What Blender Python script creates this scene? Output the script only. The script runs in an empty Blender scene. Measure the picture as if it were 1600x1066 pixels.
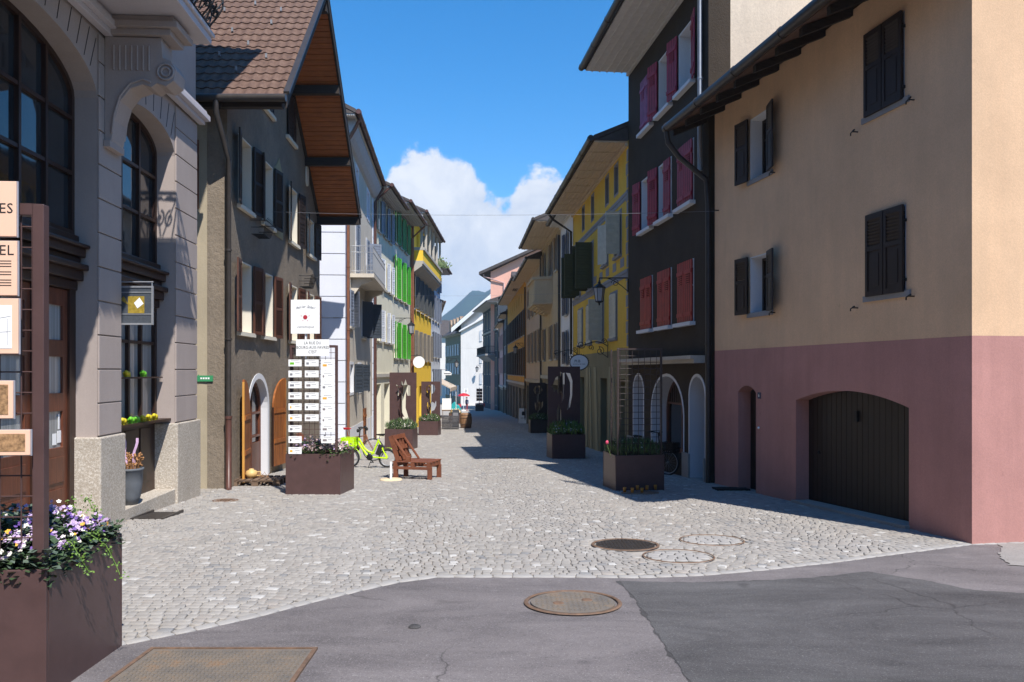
import bpy, bmesh, math, random
import numpy as np
from mathutils import Vector, Matrix, noise as mnoise
random.seed(7)
R = math.radians
S = bpy.context.scene
COL = S.collection

# ------------------------------------------------------------------ camera
EYE, F = 1.75, 1244.0
cam = bpy.data.cameras.new('camera'); cob = bpy.data.objects.new('camera', cam); COL.objects.link(cob)
cob.location = (0, 0, EYE); cob.rotation_euler = (R(90), 0, 0)
cam.sensor_width = 36; cam.lens = F/1600*36; cam.shift_y = 47/1600
cam.clip_start = .05; cam.clip_end = 30000
S.camera = cob
# ------------------------------------------------------------------ light
AZ = Vector((-.461, .887)).normalized(); EL = R(54)
sun = bpy.data.lights.new('sun', 'SUN'); sun.energy = 5.0; sun.angle = R(.5); sun.color = (1, .955, .89)
so = bpy.data.objects.new('sun', sun); COL.objects.link(so)
so.rotation_euler = Vector((AZ.x*math.cos(EL), AZ.y*math.cos(EL), -math.sin(EL))).to_track_quat('-Z', 'Y').to_euler()
so.location = (20, -30, 40)
W = bpy.data.worlds.new('World'); S.world = W; W.use_nodes = True
nt = W.node_tree; nt.nodes.clear()
def N(t, **k):
    n = nt.nodes.new(t)
    for a, b in k.items(): setattr(n, a, b)
    return n
def L(a, b): nt.links.new(a, b)
def MA(op, a, b=None, c=None, clamp=False):
    n = N('ShaderNodeMath', operation=op); n.use_clamp = clamp
    for i, x in enumerate((a, b, c)):
        if x is None: continue
        if isinstance(x, (int, float)): n.inputs[i].default_value = x
        else: L(x, n.inputs[i])
    return n.outputs[0]
sky = N('ShaderNodeTexSky', sky_type='NISHITA'); sky.sun_disc = False
sky.sun_elevation = EL; sky.sun_rotation = math.atan2(-AZ.x, -AZ.y)
sky.altitude = 400; sky.air_density = 1.0; sky.dust_density = .2; sky.ozone_density = 3.0
hs = N('ShaderNodeHueSaturation'); hs.inputs['Saturation'].default_value = 1.42; hs.inputs['Value'].default_value = 1.22; L(sky.outputs[0], hs.inputs['Color'])
bg = N('ShaderNodeBackground'); bg.inputs[1].default_value = .12; L(hs.outputs[0], bg.inputs[0])
tc = N('ShaderNodeTexCoord'); sp = N('ShaderNodeSeparateXYZ'); L(tc.outputs['Generated'], sp.inputs[0])
yy = MA('MAXIMUM', sp.outputs[1], .02)
cu = MA('DIVIDE', sp.outputs[0], yy); cv = MA('DIVIDE', sp.outputs[2], yy)
fc = N('ShaderNodeFloatCurve'); crv = fc.mapping.curves[0]
pts = [(400, 330), (540, 305), (585, 292), (612, 268), (630, 247), (652, 236), (690, 238), (712, 250), (735, 262), (752, 280), (770, 300), (790, 308), (806, 292), (815, 276), (840, 272), (868, 270), (890, 262), (960, 270), (1100, 300), (1250, 420)]
p01 = [((x-400)/850, (580-y)/400) for x, y in pts]
crv.points[0].location = p01[0]; crv.points[-1].location = p01[-1]
for p in p01[1:-1]: crv.points.new(*p)
fc.mapping.update()
L(MA('DIVIDE', MA('ADD', MA('MULTIPLY', cu, F), 400), 850, clamp=True), fc.inputs['Value'])
vtop = MA('MULTIPLY', fc.outputs[0], 400/F)
cb = N('ShaderNodeCombineXYZ'); L(cu, cb.inputs[0]); L(cv, cb.inputs[1])
nz = N('ShaderNodeTexNoise'); nz.inputs['Scale'].default_value = 11; nz.inputs['Detail'].default_value = 9; nz.inputs['Roughness'].default_value = .62; nz.inputs['Distortion'].default_value = .1; L(cb.outputs[0], nz.inputs['Vector'])
nz2 = N('ShaderNodeTexNoise'); nz2.inputs['Scale'].default_value = 11; nz2.inputs['Detail'].default_value = 10; nz2.inputs['Roughness'].default_value = .6; nz2.inputs['Distortion'].default_value = .25; L(cb.outputs[0], nz2.inputs['Vector'])
dd = MA('SUBTRACT', MA('ADD', vtop, MA('MULTIPLY', MA('SUBTRACT', nz.outputs[0], .5), .14)), cv)
mr = N('ShaderNodeMapRange', interpolation_type='SMOOTHSTEP'); L(dd, mr.inputs[0]); mr.inputs[1].default_value = -.002; mr.inputs[2].default_value = .014
low = N('ShaderNodeMapRange', interpolation_type='SMOOTHSTEP'); L(MA('ADD', cv, MA('MULTIPLY', MA('SUBTRACT', nz.outputs[0], .5), .05)), low.inputs[0]); low.inputs[1].default_value = .02; low.inputs[2].default_value = .12; low.inputs[3].default_value = .55
front = MA('GREATER_THAN', sp.outputs[1], .1)
dens = MA('MULTIPLY', MA('MULTIPLY', mr.outputs[0], low.outputs[0]), front, clamp=True)
cr = N('ShaderNodeValToRGB'); L(nz2.outputs[0], cr.inputs[0])
cr.color_ramp.elements[0].position = .34; cr.color_ramp.elements[0].color = (.60, .66, .79, 1)
cr.color_ramp.elements[1].position = .60; cr.color_ramp.elements[1].color = (.88, .90, .95, 1)
cbg = N('ShaderNodeBackground'); cbg.inputs[1].default_value = .80; L(cr.outputs[0], cbg.inputs[0])
mx = N('ShaderNodeMixShader'); L(dens, mx.inputs[0]); L(bg.outputs[0], mx.inputs[1]); L(cbg.outputs[0], mx.inputs[2])
wo = N('ShaderNodeOutputWorld'); L(mx.outputs[0], wo.inputs[0])
S.view_settings.view_transform = 'Standard'; S.view_settings.look = 'None'; S.view_settings.gamma = 1; S.view_settings.exposure = 0.52
S.view_settings.use_curve_mapping = False

# ------------------------------------------------------------------ helpers
def gz(y):
    if y < -10: return .4
    if y < 46: return -.04*y
    if y < 107: return -1.84 - (y-46)*(3.55-1.84)/61
    if y < 260: return -3.55 - (y-107)*.022
    return -6.92 - min(y-260, 2500)*.006
def gp(px, py, lift=0):                       # a pixel's point on the sloping ground
    k = (py-580)/F; d = 10.
    for _ in range(60): d = (EYE - gz(d) - lift)/k
    return Vector(((px-800)/F*d, d, gz(d)+lift))
def at(px, py, d): return Vector(((px-800)/F*d, d, EYE+(580-py)/F*d))

MATS = {}
def nmat(name):
    m = bpy.data.materials.new(name); m.use_nodes = True; MATS[name] = m
    t = m.node_tree; b = t.nodes['Principled BSDF']; return m, t, b
def _noise(t, vec, sc, det=5, ro=.6, dist=0):
    n = t.nodes.new('ShaderNodeTexNoise'); n.inputs['Scale'].default_value = sc; n.inputs['Detail'].default_value = det
    n.inputs['Roughness'].default_value = ro; n.inputs['Distortion'].default_value = dist
    if vec is not None: t.links.new(vec, n.inputs['Vector'])
    return n.outputs[0]
def _ramp(t, fac, stops):
    r = t.nodes.new('ShaderNodeValToRGB'); t.links.new(fac, r.inputs[0])
    e = r.color_ramp.elements
    while len(e) < len(stops): e.new(.5)
    for i, (p, c) in enumerate(stops): e[i].position = p; e[i].color = (*c[:3], 1)
    return r.outputs[0]
def _mixc(t, fac, a, b, mode='MIX'):
    n = t.nodes.new('ShaderNodeMix'); n.data_type = 'RGBA'; n.blend_type = mode
    for i, x in ((0, fac), (6, a), (7, b)):
        if isinstance(x, (int, float)): n.inputs[i].default_value = x
        elif isinstance(x, tuple): n.inputs[i].default_value = (*x[:3], 1)
        else: t.links.new(x, n.inputs[i])
    return n.outputs[2]
def _bump(t, b, h, strength, dist):
    n = t.nodes.new('ShaderNodeBump'); n.inputs['Strength'].default_value = strength; n.inputs['Distance'].default_value = dist
    t.links.new(h, n.inputs['Height']); t.links.new(n.outputs[0], b.inputs['Normal'])
def _pos(t, scale=None, obj=False):
    if obj:
        o = t.nodes.new('ShaderNodeTexCoord').outputs['Object']
    else: o = t.nodes.new('ShaderNodeNewGeometry').outputs['Position']
    if scale:
        m = t.nodes.new('ShaderNodeMapping'); m.inputs['Scale'].default_value = scale; t.links.new(o, m.inputs[0]); o = m.outputs[0]
    return o
def plaster(name, col, var=.18, grain=40, bump=.25, bd=.01, rough=.9, stain=None, streak=.12):
    m, t, b = nmat(name); p = _pos(t)
    dark = tuple(c*(1-var) for c in col); lite = tuple(min(1, c*(1+var*.5)) for c in col)
    c = _ramp(t, _noise(t, p, .9, 8, .65), [(.3, dark), (.7, lite)])
    c = _mixc(t, _ramp(t, _noise(t, p, grain, 3, .7), [(.35, (0,)*3), (.65, (1,)*3)]), _mixc(t, .22*bump+.05, c, (.08, .07, .06)), c)
    st = _ramp(t, _noise(t, _pos(t, (2.2, 2.2, .22)), 1.3, 6, .7), [(.42, (1,)*3), (.62, (0,)*3)])
    mm = t.nodes.new('ShaderNodeMath'); mm.operation = 'MULTIPLY'; t.links.new(st, mm.inputs[0]); mm.inputs[1].default_value = streak
    c = _mixc(t, mm.outputs[0], c, stain or tuple(x*.55 for x in col))
    c = _mixc(t, _ramp(t, _noise(t, _pos(t, (1, 1, .6)), 4.3, 5, .6), [(.70, (0,)*3), (.78, (.35,)*3)]), c, tuple(x*.45 for x in col))
    t.links.new(c, b.inputs['Base Color']); b.inputs['Roughness'].default_value = rough
    b.inputs['Specular IOR Level'].default_value = .2
    _bump(t, b, _noise(t, p, grain, 6, .7), bump, bd)
    return m
def paint(name, col, rough=.5, var=.12, metal=0, sc=6, bump=.0, spec=.4, obj=False):
    m, t, b = nmat(name); p = _pos(t, obj=obj)
    c = _ramp(t, _noise(t, p, sc, 6, .65), [(.3, tuple(x*(1-var) for x in col)), (.7, tuple(min(1, x*(1+var)) for x in col))])
    t.links.new(c, b.inputs['Base Color']); b.inputs['Roughness'].default_value = rough; b.inputs['Metallic'].default_value = metal
    b.inputs['Specular IOR Level'].default_value = spec
    if bump: _bump(t, b, _noise(t, p, sc*6, 4, .7), bump, .004)
    return m
def wood(name, c1, c2, scale=(30, 30, 2.5), rough=.6, bump=.3, obj=False):
    m, t, b = nmat(name); p = _pos(t, scale, obj)
    f = _noise(t, p, 1, 6, .6, .4)
    c = _ramp(t, f, [(.28, c1), (.72, c2)])
    c = _mixc(t, _ramp(t, _noise(t, _pos(t, None, obj), 1.7, 4), [(.35, (.0,)*3), (.65, (.35,)*3)]), c, tuple(x*.6 for x in c1))
    t.links.new(c, b.inputs['Base Color']); b.inputs['Roughness'].default_value = rough
    _bump(t, b, f, bump, .004); return m
def speck(name, col, spot, sc=55, th=.56, rough=.85, bump=.4):
    m, t, b = nmat(name); p = _pos(t)
    c = _ramp(t, _noise(t, p, sc, 3, .8), [(th-.08, col), (th+.05, spot)])
    c = _mixc(t, _ramp(t, _noise(t, p, sc*1.7, 2, .8), [(.30, (1,)*3), (.40, (0,)*3)]), c, tuple(x*.35 for x in col))
    c = _mixc(t, _ramp(t, _noise(t, p, 1.1, 6), [(.4, (0,)*3), (.7, (.35,)*3)]), c, tuple(x*.6 for x in col))
    t.links.new(c, b.inputs['Base Color']); b.inputs['Roughness'].default_value = rough
    _bump(t, b, _noise(t, p, sc, 4, .8), bump, .006); return m

glass, t_, b_ = nmat('window_glass'); p_ = _pos(t_)
c_ = _ramp(t_, _noise(t_, p_, .8, 3), [(.35, (.012, .014, .017)), (.7, (.035, .04, .045))])
t_.links.new(c_, b_.inputs['Base Color']); b_.inputs['Roughness'].default_value = .04; b_.inputs['Specular IOR Level'].default_value = .75
_bump(t_, b_, _noise(t_, p_, 1.6, 2), .25, .01)
curt, t_, b_ = nmat('curtained_glass')
c_ = _ramp(t_, _noise(t_, _pos(t_, (26, 26, .4)), 1, 3), [(.3, (.16, .17, .17)), (.7, (.38, .39, .38))])
t_.links.new(c_, b_.inputs['Base Color']); b_.inputs['Roughness'].default_value = .6; b_.inputs['Coat Weight'].default_value = .9; b_.inputs['Coat Roughness'].default_value = .03

P = plaster
P('lilac_render', (.41, .345, .315), .10, 60, .25, .004, streak=.10)
P('lilac_light', (.55, .51, .53), .06, 50, .15, .003, streak=.05)
speck('granite', (.40, .345, .28), (.62, .57, .50), 38, bump=.7)
P('roughcast', (.275, .225, .172), .26, 15, .95, .022, streak=.16)
P('side_render', (.46, .39, .28), .16, 70, .5, .006, streak=.2)
P('cream_reveal', (.74, .68, .56), .06, 40, .1, .003, streak=.04)
P('white_reveal', (.70, .70, .72), .06, 40, .1, .003, streak=.05)
P('quoin_white', (.74, .76, .84), .05, 50, .15, .003, streak=.05)
P('beige_render', (.64, .57, .47), .15, 30, .5, .01, streak=.12)
P('cream_render', (.80, .75, .58), .08, 30, .2, .005, streak=.12)
P('cream_render_pale', (.78, .74, .60), .08, 30, .2, .005, streak=.12)
P('yellow_render', (.93, .60, .06), .06, 30, .15, .004, streak=.05)
P('pale_blue_render', (.70, .74, .80), .08, 30, .2, .004)
P('salmon_render', (.80, .43, .33), .06, 30, .15, .004, streak=.05)
P('pink_render', (.49, .25, .22), .14, 45, .4, .006, streak=.2)
P('peach_render', (.76, .505, .315), .13, 45, .4, .006, streak=.16, stain=(.40, .30, .21))
P('charcoal_render', (.052, .038, .026), .25, 26, .9, .02, streak=.15)
P('sand_render', (.64, .54, .42), .14, 20, .5, .012, streak=.3, stain=(.42, .35, .28))
P('mustard_render', (.74, .47, .07), .12, 30, .3, .006, streak=.16)
P('olive_render', (.27, .225, .125), .15, 30, .3, .006, streak=.2)
P('olive_light', (.40, .34, .20), .1, 30, .3, .006)
P('white_render', (.82, .785, .75), .05, 30, .15, .004)
P('tan_render', (.55, .42, .27), .12, 30, .3, .006, streak=.15)
P('tan_pink_render', (.55, .44, .36), .12, 30, .3, .006, streak=.15)
P('ochre_render', (.66, .33, .05), .12, 30, .3, .006, streak=.15)
P('bluegrey_render', (.17, .19, .21), .12, 30, .3, .006)
P('slateblue_render', (.055, .068, .085), .12, 30, .3, .006)
P('rose_render', (.55, .36, .34), .12, 30, .3, .006)
P('greygreen_render', (.22, .215, .165), .12, 30, .3, .006)
P('stone_trim', (.50, .46, .40), .14, 30, .35, .006)
P('shop_stone', (.25, .215, .17), .2, 30, .35, .006)
P('grey_trim', (.28, .28, .29), .12, 30, .3, .006)
P('concrete', (.40, .375, .34), .2, 25, .5, .008, streak=.1)
P('chimney_render', (.5, .45, .4), .15, 30, .3, .006)
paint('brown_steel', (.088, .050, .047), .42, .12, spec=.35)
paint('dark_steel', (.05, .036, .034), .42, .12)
paint('brown_pipe', (.10, .045, .035), .4, .2)
paint('copper_pipe', (.22, .09, .05), .45, .2)
paint('gutter_metal', (.045, .038, .034), .4, .2)
paint('black_iron', (.012, .012, .013), .5, .2)
paint('grey_metal', (.35, .36, .38), .4, .1, metal=.4)
paint('soffit_white', (.58, .545, .50), .7, .08)
paint('soffit_cream', (.56, .43, .30), .7, .08)
paint('soffit_grey', (.42, .41, .42), .7, .1)
wood('soffit_planks', (.20, .055, .012), (.42, .13, .03), (3, 30, 30), .6)
wood('black_beam', (.012, .009, .008), (.05, .036, .028), (2, 30, 30), .8)
wood('dark_wood', (.018, .008, .005), (.055, .022, .013), rough=.45)
wood('red_wood', (.08, .022, .010), (.19, .06, .028), rough=.45)
wood('shutter_brown', (.055, .020, .011), (.15, .055, .030), rough=.6)
wood('shutter_dark', (.016, .008, .005), (.034, .018, .012), rough=.6)
wood('door_orange', (.17, .045, .010), (.50, .17, .035), (22, 22, 2), .55)
wood('honey_edge', (.55, .26, .05), (.72, .36, .08), (22, 22, 2), .5)
wood('bench_wood', (.15, .045, .022), (.27, .095, .045), (6, 6, 6), .6, obj=True)
wood('pallet_wood', (.10, .062, .040), (.27, .18, .12), (5, 5, 20), .8)
wood('log_slice', (.62, .48, .30), (.80, .68, .48), (6, 6, 6), .7)
wood('barrel_wood', (.16, .075, .032), (.40, .22, .11), (20, 20, 2), .6)
wood('garage_wood', (.010, .006, .004), (.022, .013, .009), rough=.5)
paint('red_shutter', (.33, .022, .018), .55, .2, bump=.1)
paint('magenta_shutter', (.28, .018, .04), .55, .25, bump=.1)
paint('purple_shutter', (.26, .04, .12), .55, .25, bump=.1)
paint('green_shutter', (.07, .38, .03), .5, .15)
paint('green_shutter_shaded', (.035, .20, .04), .5, .15)  # darker copy of the green paint: the top row's shade put into the colour
paint('white_shutter', (.62, .64, .68), .5, .08)
paint('greyblue_shutter', (.19, .215, .27), .5, .12)
paint('slate_shutter', (.045, .055, .07), .5, .12)
paint('grey_shutter', (.25, .225, .19), .5, .12)
paint('darkgrey_shutter', (.10, .105, .105), .5, .12)
paint('navy_shutter', (.022, .035, .085), .5, .12)
paint('olive_shutter', (.060, .060, .024), .55, .12)
paint('ivory_shutter', (.50, .47, .38), .55, .12)
paint('tan_shutter', (.28, .19, .12), .55, .12)
paint('white_paint', (.80, .80, .80), .45, .03)
paint('white_board', (.88, .88, .87), .4, .02)
paint('peach_board', (.86, .56, .40), .45, .03)
paint('board_edge', (.30, .30, .34), .5, .1)
paint('ink', (.02, .02, .022), .6, 0)
paint('ink_grey', (.22, .22, .24), .6, 0)
paint('logo_red', (.45, .03, .05), .5, .1)
paint('photo_brown', (.34, .20, .10), .5, .6, sc=40)
paint('photo_grey', (.25, .22, .22), .5, .7, sc=60)
paint('sign_green', (.05, .28, .12), .45, .05)
paint('lime', (.56, .86, .01), .35, .04, obj=True)
paint('rubber', (.018, .018, .018), .7, .2)
paint('orange_pot', (.42, .17, .02), .5, .15)
paint('stone_pot', (.115, .125, .14), .7, .15, bump=.2)
paint('straw', (.34, .17, .07), .8, .4, sc=60)
paint('ribbon', (.62, .42, .62), .5, .2)
paint('toy_yellow', (.62, .50, .02), .4, .1)
paint('toy_green', (.16, .52, .03), .4, .1)
paint('clay', (.62, .42, .17), .5, .12)
paint('soil', (.04, .028, .018), .95, .3)
paint('tin_red', (.5, .02, .03), .5, .1)
paint('teal_fabric', (.02, .36, .37), .6, .1)
paint('awning_cloth', (.52, .44, .36), .8, .08)
paint('crate_plastic', (.085, .08, .085), .6, .2)
paint('blind_white', (.80, .81, .83), .4, .03)
paint('mat_black', (.012, .012, .012), .95, .2)
paint('lamp_glass', (.34, .35, .36), .12, .1)
paint('stained_yellow', (.34, .24, .04), .25, .3, sc=20)
paint('stained_grey', (.075, .085, .10), .3, .2, sc=30)
paint('skin', (.55, .34, .25), .6, .05)
paint('cloth_blue', (.04, .06, .14), .8, .1)
paint('cloth_red', (.45, .05, .06), .8, .1)
paint('hair', (.03, .018, .01), .7, .1)
paint('roof_slate', (.075, .062, .058), .75, .3, sc=3, bump=.4)
paint('bed_linen', (.35, .30, .14), .8, .3)

# roof tiles: brown concrete tile with lichen
m, t, b = nmat('roof_tile'); p = _pos(t)
c = _ramp(t, _noise(t, _pos(t, (7, 4.0, 4.0)), 1, 4, .85), [(.3, (.075, .040, .028)), (.5, (.125, .070, .048)), (.72, (.175, .108, .078))])
c = _mixc(t, _ramp(t, _noise(t, p, 13, 4, .8), [(.66, (0,)*3), (.72, (.6,)*3)]), c, (.36, .33, .27))
t.links.new(c, b.inputs['Base Color']); b.inputs['Roughness'].default_value = .85; _bump(t, b, _noise(t, p, 60, 4), .4, .006)
# cobbles: colour attribute per stone
m, t, b = nmat('cobble'); p = _pos(t)
at_ = t.nodes.new('ShaderNodeAttribute'); at_.attribute_name = 'stone'
c = _mixc(t, _ramp(t, _noise(t, p, 45, 5, .8), [(.3, (.0,)*3), (.7, (.5,)*3)]), at_.outputs['Color'], (.29, .27, .26))
c = _mixc(t, _ramp(t, _noise(t, p, .55, 7, .65), [(.42, (.0,)*3), (.64, (.40,)*3)]), c, (.33, .31, .29))
c = _mixc(t, _ramp(t, _noise(t, _pos(t, (1, .35, 1)), .9, 5, .7), [(.55, (.0,)*3), (.75, (.25,)*3)]), c, (.45, .42, .39))
t.links.new(c, b.inputs['Base Color']); b.inputs['Roughness'].default_value = .75; b.inputs['Specular IOR Level'].default_value = .3
_bump(t, b, _noise(t, p, 55, 5, .7), .55, .008)
m, t, b = nmat('mortar'); p = _pos(t)
c = _ramp(t, _noise(t, p, 9, 8, .8), [(.3, (.27, .245, .215)), (.7, (.44, .40, .355))])
t.links.new(c, b.inputs['Base Color']); b.inputs['Roughness'].default_value = .95; _bump(t, b, _noise(t, p, 90, 4), .5, .006)
def asphalt(name, lo, hi, spot):
    m, t, b = nmat(name); p = _pos(t)
    c = _ramp(t, _noise(t, _pos(t, (.5, 1.2, 1)), 1.1, 10, .72, .5), [(.32, lo), (.66, hi)])
    c = _mixc(t, _ramp(t, _noise(t, p, 75, 3, .9), [(.56, (0,)*3), (.68, (.6,)*3)]), c, spot)
    c = _mixc(t, _ramp(t, _noise(t, p, 48, 3, .9), [(.32, (.6,)*3), (.44, (0,)*3)]), c, (.03, .03, .03))
    c = _mixc(t, _ramp(t, _noise(t, p, 2.6, 9, .75, .9), [(.60, (0,)*3), (.70, (.28,)*3)]), c, tuple(x*1.6 for x in hi))
    wob = t.nodes.new('ShaderNodeTexNoise'); wob.inputs['Scale'].default_value = 3; wob.inputs['Detail'].default_value = 6; t.links.new(p, wob.inputs['Vector'])
    ad = t.nodes.new('ShaderNodeVectorMath'); ad.operation = 'MULTIPLY_ADD'; t.links.new(wob.outputs['Color'], ad.inputs[0]); ad.inputs[1].default_value = (.35, .35, 0); t.links.new(p, ad.inputs[2])
    vo = t.nodes.new('ShaderNodeTexVoronoi'); vo.feature = 'DISTANCE_TO_EDGE'; vo.inputs['Scale'].default_value = .42; t.links.new(ad.outputs[0], vo.inputs['Vector'])
    ck = _ramp(t, vo.outputs[0], [(.0, (1,)*3), (.0045, (0,)*3)]); gate = _ramp(t, _noise(t, p, .35, 2), [(.5, (0,)*3), (.56, (.75,)*3)])
    c = _mixc(t, _mixc(t, 1.0, ck, gate, 'MULTIPLY'), c, (.035, .032, .032))
    c = _mixc(t, _ramp(t, _noise(t, p, 1.9, 2, .5), [(.72, (0,)*3), (.76, (.4,)*3)]), c, tuple(x*.5 for x in lo))
    t.links.new(c, b.inputs['Base Color']); b.inputs['Roughness'].default_value = .8; b.inputs['Specular IOR Level'].default_value = .3
    _bump(t, b, _noise(t, p, 110, 4, .8), .6, .008)
asphalt('asphalt', (.095, .084, .085), (.205, .182, .180), (.48, .45, .44))
asphalt('asphalt_dark', (.050, .047, .048), (.120, .114, .114), (.30, .29, .28))
asphalt('tar', (.045, .042, .042), (.09, .085, .085), (.2, .19, .18))
asphalt('pale_asphalt', (.23, .215, .20), (.33, .31, .29), (.45, .43, .41))
m, t, b = nmat('rust_iron'); p = _pos(t)
c = _ramp(t, _noise(t, p, 4, 8, .75), [(.32, (.16, .145, .13)), (.55, (.23, .19, .15)), (.80, (.34, .19, .09))])
t.links.new(c, b.inputs['Base Color']); b.inputs['Roughness'].default_value = .6; b.inputs['Metallic'].default_value = .25; _bump(t, b, _noise(t, p, 120, 3), .4, .003)
m, t, b = nmat('rust_rim'); p = _pos(t)
c = _ramp(t, _noise(t, p, 14, 6, .75), [(.3, (.085, .055, .038)), (.7, (.22, .13, .08))])
t.links.new(c, b.inputs['Base Color']); b.inputs['Roughness'].default_value = .8
m, t, b = nmat('grass_earth'); c = _ramp(t, _noise(t, _pos(t), .05, 8), [(.3, (.05, .08, .03)), (.7, (.12, .14, .06))]); t.links.new(c, b.inputs['Base Color'])
m, t, b = nmat('forest'); p = _pos(t)
c = _ramp(t, _noise(t, p, .004, 10, .7), [(.35, (.015, .03, .018)), (.6, (.03, .055, .03)), (.75, (.09, .09, .08))]); t.links.new(c, b.inputs['Base Color']); b.inputs['Roughness'].default_value = 1
def leafmat(name, a, b2, sc=30):
    m, t, b = nmat(name)
    c = _ramp(t, _noise(t, _pos(t, obj=True), sc, 3, .7), [(.3, a), (.7, b2)])
    t.links.new(c, b.inputs['Base Color']); b.inputs['Roughness'].default_value = .55
    b.inputs['Subsurface Weight'].default_value = 0
leafmat('leaf_dark', (.020, .045, .018), (.065, .105, .045)); leafmat('leaf_fresh', (.07, .15, .02), (.17, .28, .04))
leafmat('leaf_grey', (.05, .075, .05), (.13, .17, .13)); leafmat('leaf_mid', (.05, .10, .025), (.14, .20, .06))
paint('petal_purple', (.16, .08, .33), .6, .3, sc=50); paint('petal_violet', (.50, .36, .58), .6, .3, sc=50)
paint('petal_white', (.80, .74, .66), .6, .1, sc=50); paint('petal_yellow', (.80, .42, .05), .6, .1); paint('petal_pink', (.70, .08, .16), .6, .1)
paint('petal_dusty', (.42, .30, .30), .7, .3, sc=60)
M = MATS

ORI = {}
class MB:
    def __init__(s): s.v = []; s.f = []; s.m = []; s.sm = []
    def add(s, vs, fs, m=0, smooth=False):
        o = len(s.v); s.v += [tuple(x) for x in vs]
        for f in fs: s.f.append([i+o for i in f]); s.m.append(m); s.sm.append(smooth)
    def box(s, x0, x1, y0, y1, z0, z1, T=None, m=0):
        c = [(x, y, z) for z in (z0, z1) for y in (y0, y1) for x in (x0, x1)]
        if T: c = [T(*p) for p in c]
        s.add(c, [(0, 2, 3, 1), (4, 5, 7, 6), (0, 1, 5, 4), (2, 6, 7, 3), (0, 4, 6, 2), (1, 3, 7, 5)], m)
    def quad(s, a, b, c, d, m=0): s.add([a, b, c, d], [(0, 1, 2, 3)], m)
    def prism(s, poly, a0, a1, fn, m=0):                        # poly of (p,q); fn(p,q,a)
        n = len(poly); vs = [fn(p, q, a0) for p, q in poly]+[fn(p, q, a1) for p, q in poly]
        s.add(vs, [tuple(range(n)), tuple(range(2*n-1, n-1, -1))]+[(i, (i+1) % n, n+(i+1) % n, n+i) for i in range(n)], m)
    def tube(s, pts, r, n=8, m=0, cap=True, smooth=True):
        pts = [Vector(p) for p in pts]; rings = []; up = None
        for i, p in enumerate(pts):
            d = (pts[min(i+1, len(pts)-1)]-pts[max(i-1, 0)])
            if d.length < 1e-9: d = Vector((0, 0, 1))
            d.normalize()
            if up is None: up = d.orthogonal().normalized()
            a = (up-d*up.dot(d))
            a = a.normalized() if a.length > 1e-6 else d.orthogonal().normalized(); up = a; b = d.cross(a)
            rr = r[i] if isinstance(r, (list, tuple)) else r
            rings.append([p+(a*math.cos(2*math.pi*k/n)+b*math.sin(2*math.pi*k/n))*rr for k in range(n)])
        vs = [q for g in rings for q in g]; fs = []
        for i in range(len(rings)-1):
            for k in range(n): fs.append((i*n+k, i*n+(k+1) % n, (i+1)*n+(k+1) % n, (i+1)*n+k))
        s.add(vs, fs, m, smooth)
        if cap: s.add(rings[0], [tuple(range(n))], m); s.add(rings[-1], [tuple(range(n))], m)
    def bar(s, p, q, w, h, m=0, up=(0, 0, 1)):
        p = Vector(p); q = Vector(q); d = (q-p).normalized(); u = Vector(up)
        if abs(d.dot(u)) > .98: u = Vector((0, 1, 0))
        a = d.cross(u).normalized()*w/2; b = a.cross(d).normalized()*h/2
        vs = [e+x*a+y*b for e in (p, q) for x, y in ((-1, -1), (1, -1), (1, 1), (-1, 1))]
        s.add(vs, [(0, 1, 2, 3), (7, 6, 5, 4)]+[(i, (i+1) % 4, 4+(i+1) % 4, 4+i) for i in range(4)], m)
    def lathe(s, prof, c=(0, 0, 0), n=24, m=0, T=None, smooth=True):
        vs = []; k = len(prof)
        for i in range(n):
            a = 2*math.pi*i/n
            for r, z in prof: vs.append(Vector((c[0]+r*math.cos(a), c[1]+r*math.sin(a), c[2]+z)))
        if T: vs = [T(*v) for v in vs]
        s.add(vs, [(i*k+j, ((i+1) % n)*k+j, ((i+1) % n)*k+j+1, i*k+j+1) for i in range(n) for j in range(k-1)], m, smooth)
    def mesh(s, me, T=None, m=0):
        s.add([T(*v.co) if T else v.co for v in me.vertices], [tuple(p.vertices) for p in me.polygons], m)
    def blob(s, c, r, m=0, n=8, k=6):
        c = Vector(c); r = r if isinstance(r, (tuple, list)) else (r, r, r)
        s.add([c+Vector((r[0]*math.sin(math.pi*j/k)*math.cos(2*math.pi*i/n), r[1]*math.sin(math.pi*j/k)*math.sin(2*math.pi*i/n), r[2]*math.cos(math.pi*j/k))) for j in range(k+1) for i in range(n)],
              [(j*n+i, j*n+(i+1) % n, (j+1)*n+(i+1) % n, (j+1)*n+i) for j in range(k) for i in range(n)], m, True)
    def build(s, name, mats, parent=None, world=True, fix=True, bevel=0):
        if not isinstance(mats, (list, tuple)): mats = [mats]
        me = bpy.data.meshes.new(name); off = Vector((0, 0, 0))
        if parent is not None and world: off = ORI.get(parent.name, off)
        me.from_pydata([Vector(v)-off for v in s.v], [], s.f)
        for k in mats: me.materials.append(M[k])
        me.polygons.foreach_set('material_index', s.m); me.polygons.foreach_set('use_smooth', s.sm)
        if fix:
            bm = bmesh.new(); bm.from_mesh(me); bmesh.ops.remove_doubles(bm, verts=bm.verts, dist=1e-5) if bevel else None
            bmesh.ops.recalc_face_normals(bm, faces=bm.faces); bm.to_mesh(me); bm.free()
        me.update()
        o = bpy.data.objects.new(name, me); COL.objects.link(o); o.parent = parent
        if parent is not None and world: ORI[o.name] = off
        if bevel:
            b = o.modifiers.new('bevel', 'BEVEL'); b.width = bevel; b.segments = 2; b.limit_method = 'ANGLE'; b.angle_limit = R(40)
        return o
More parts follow.
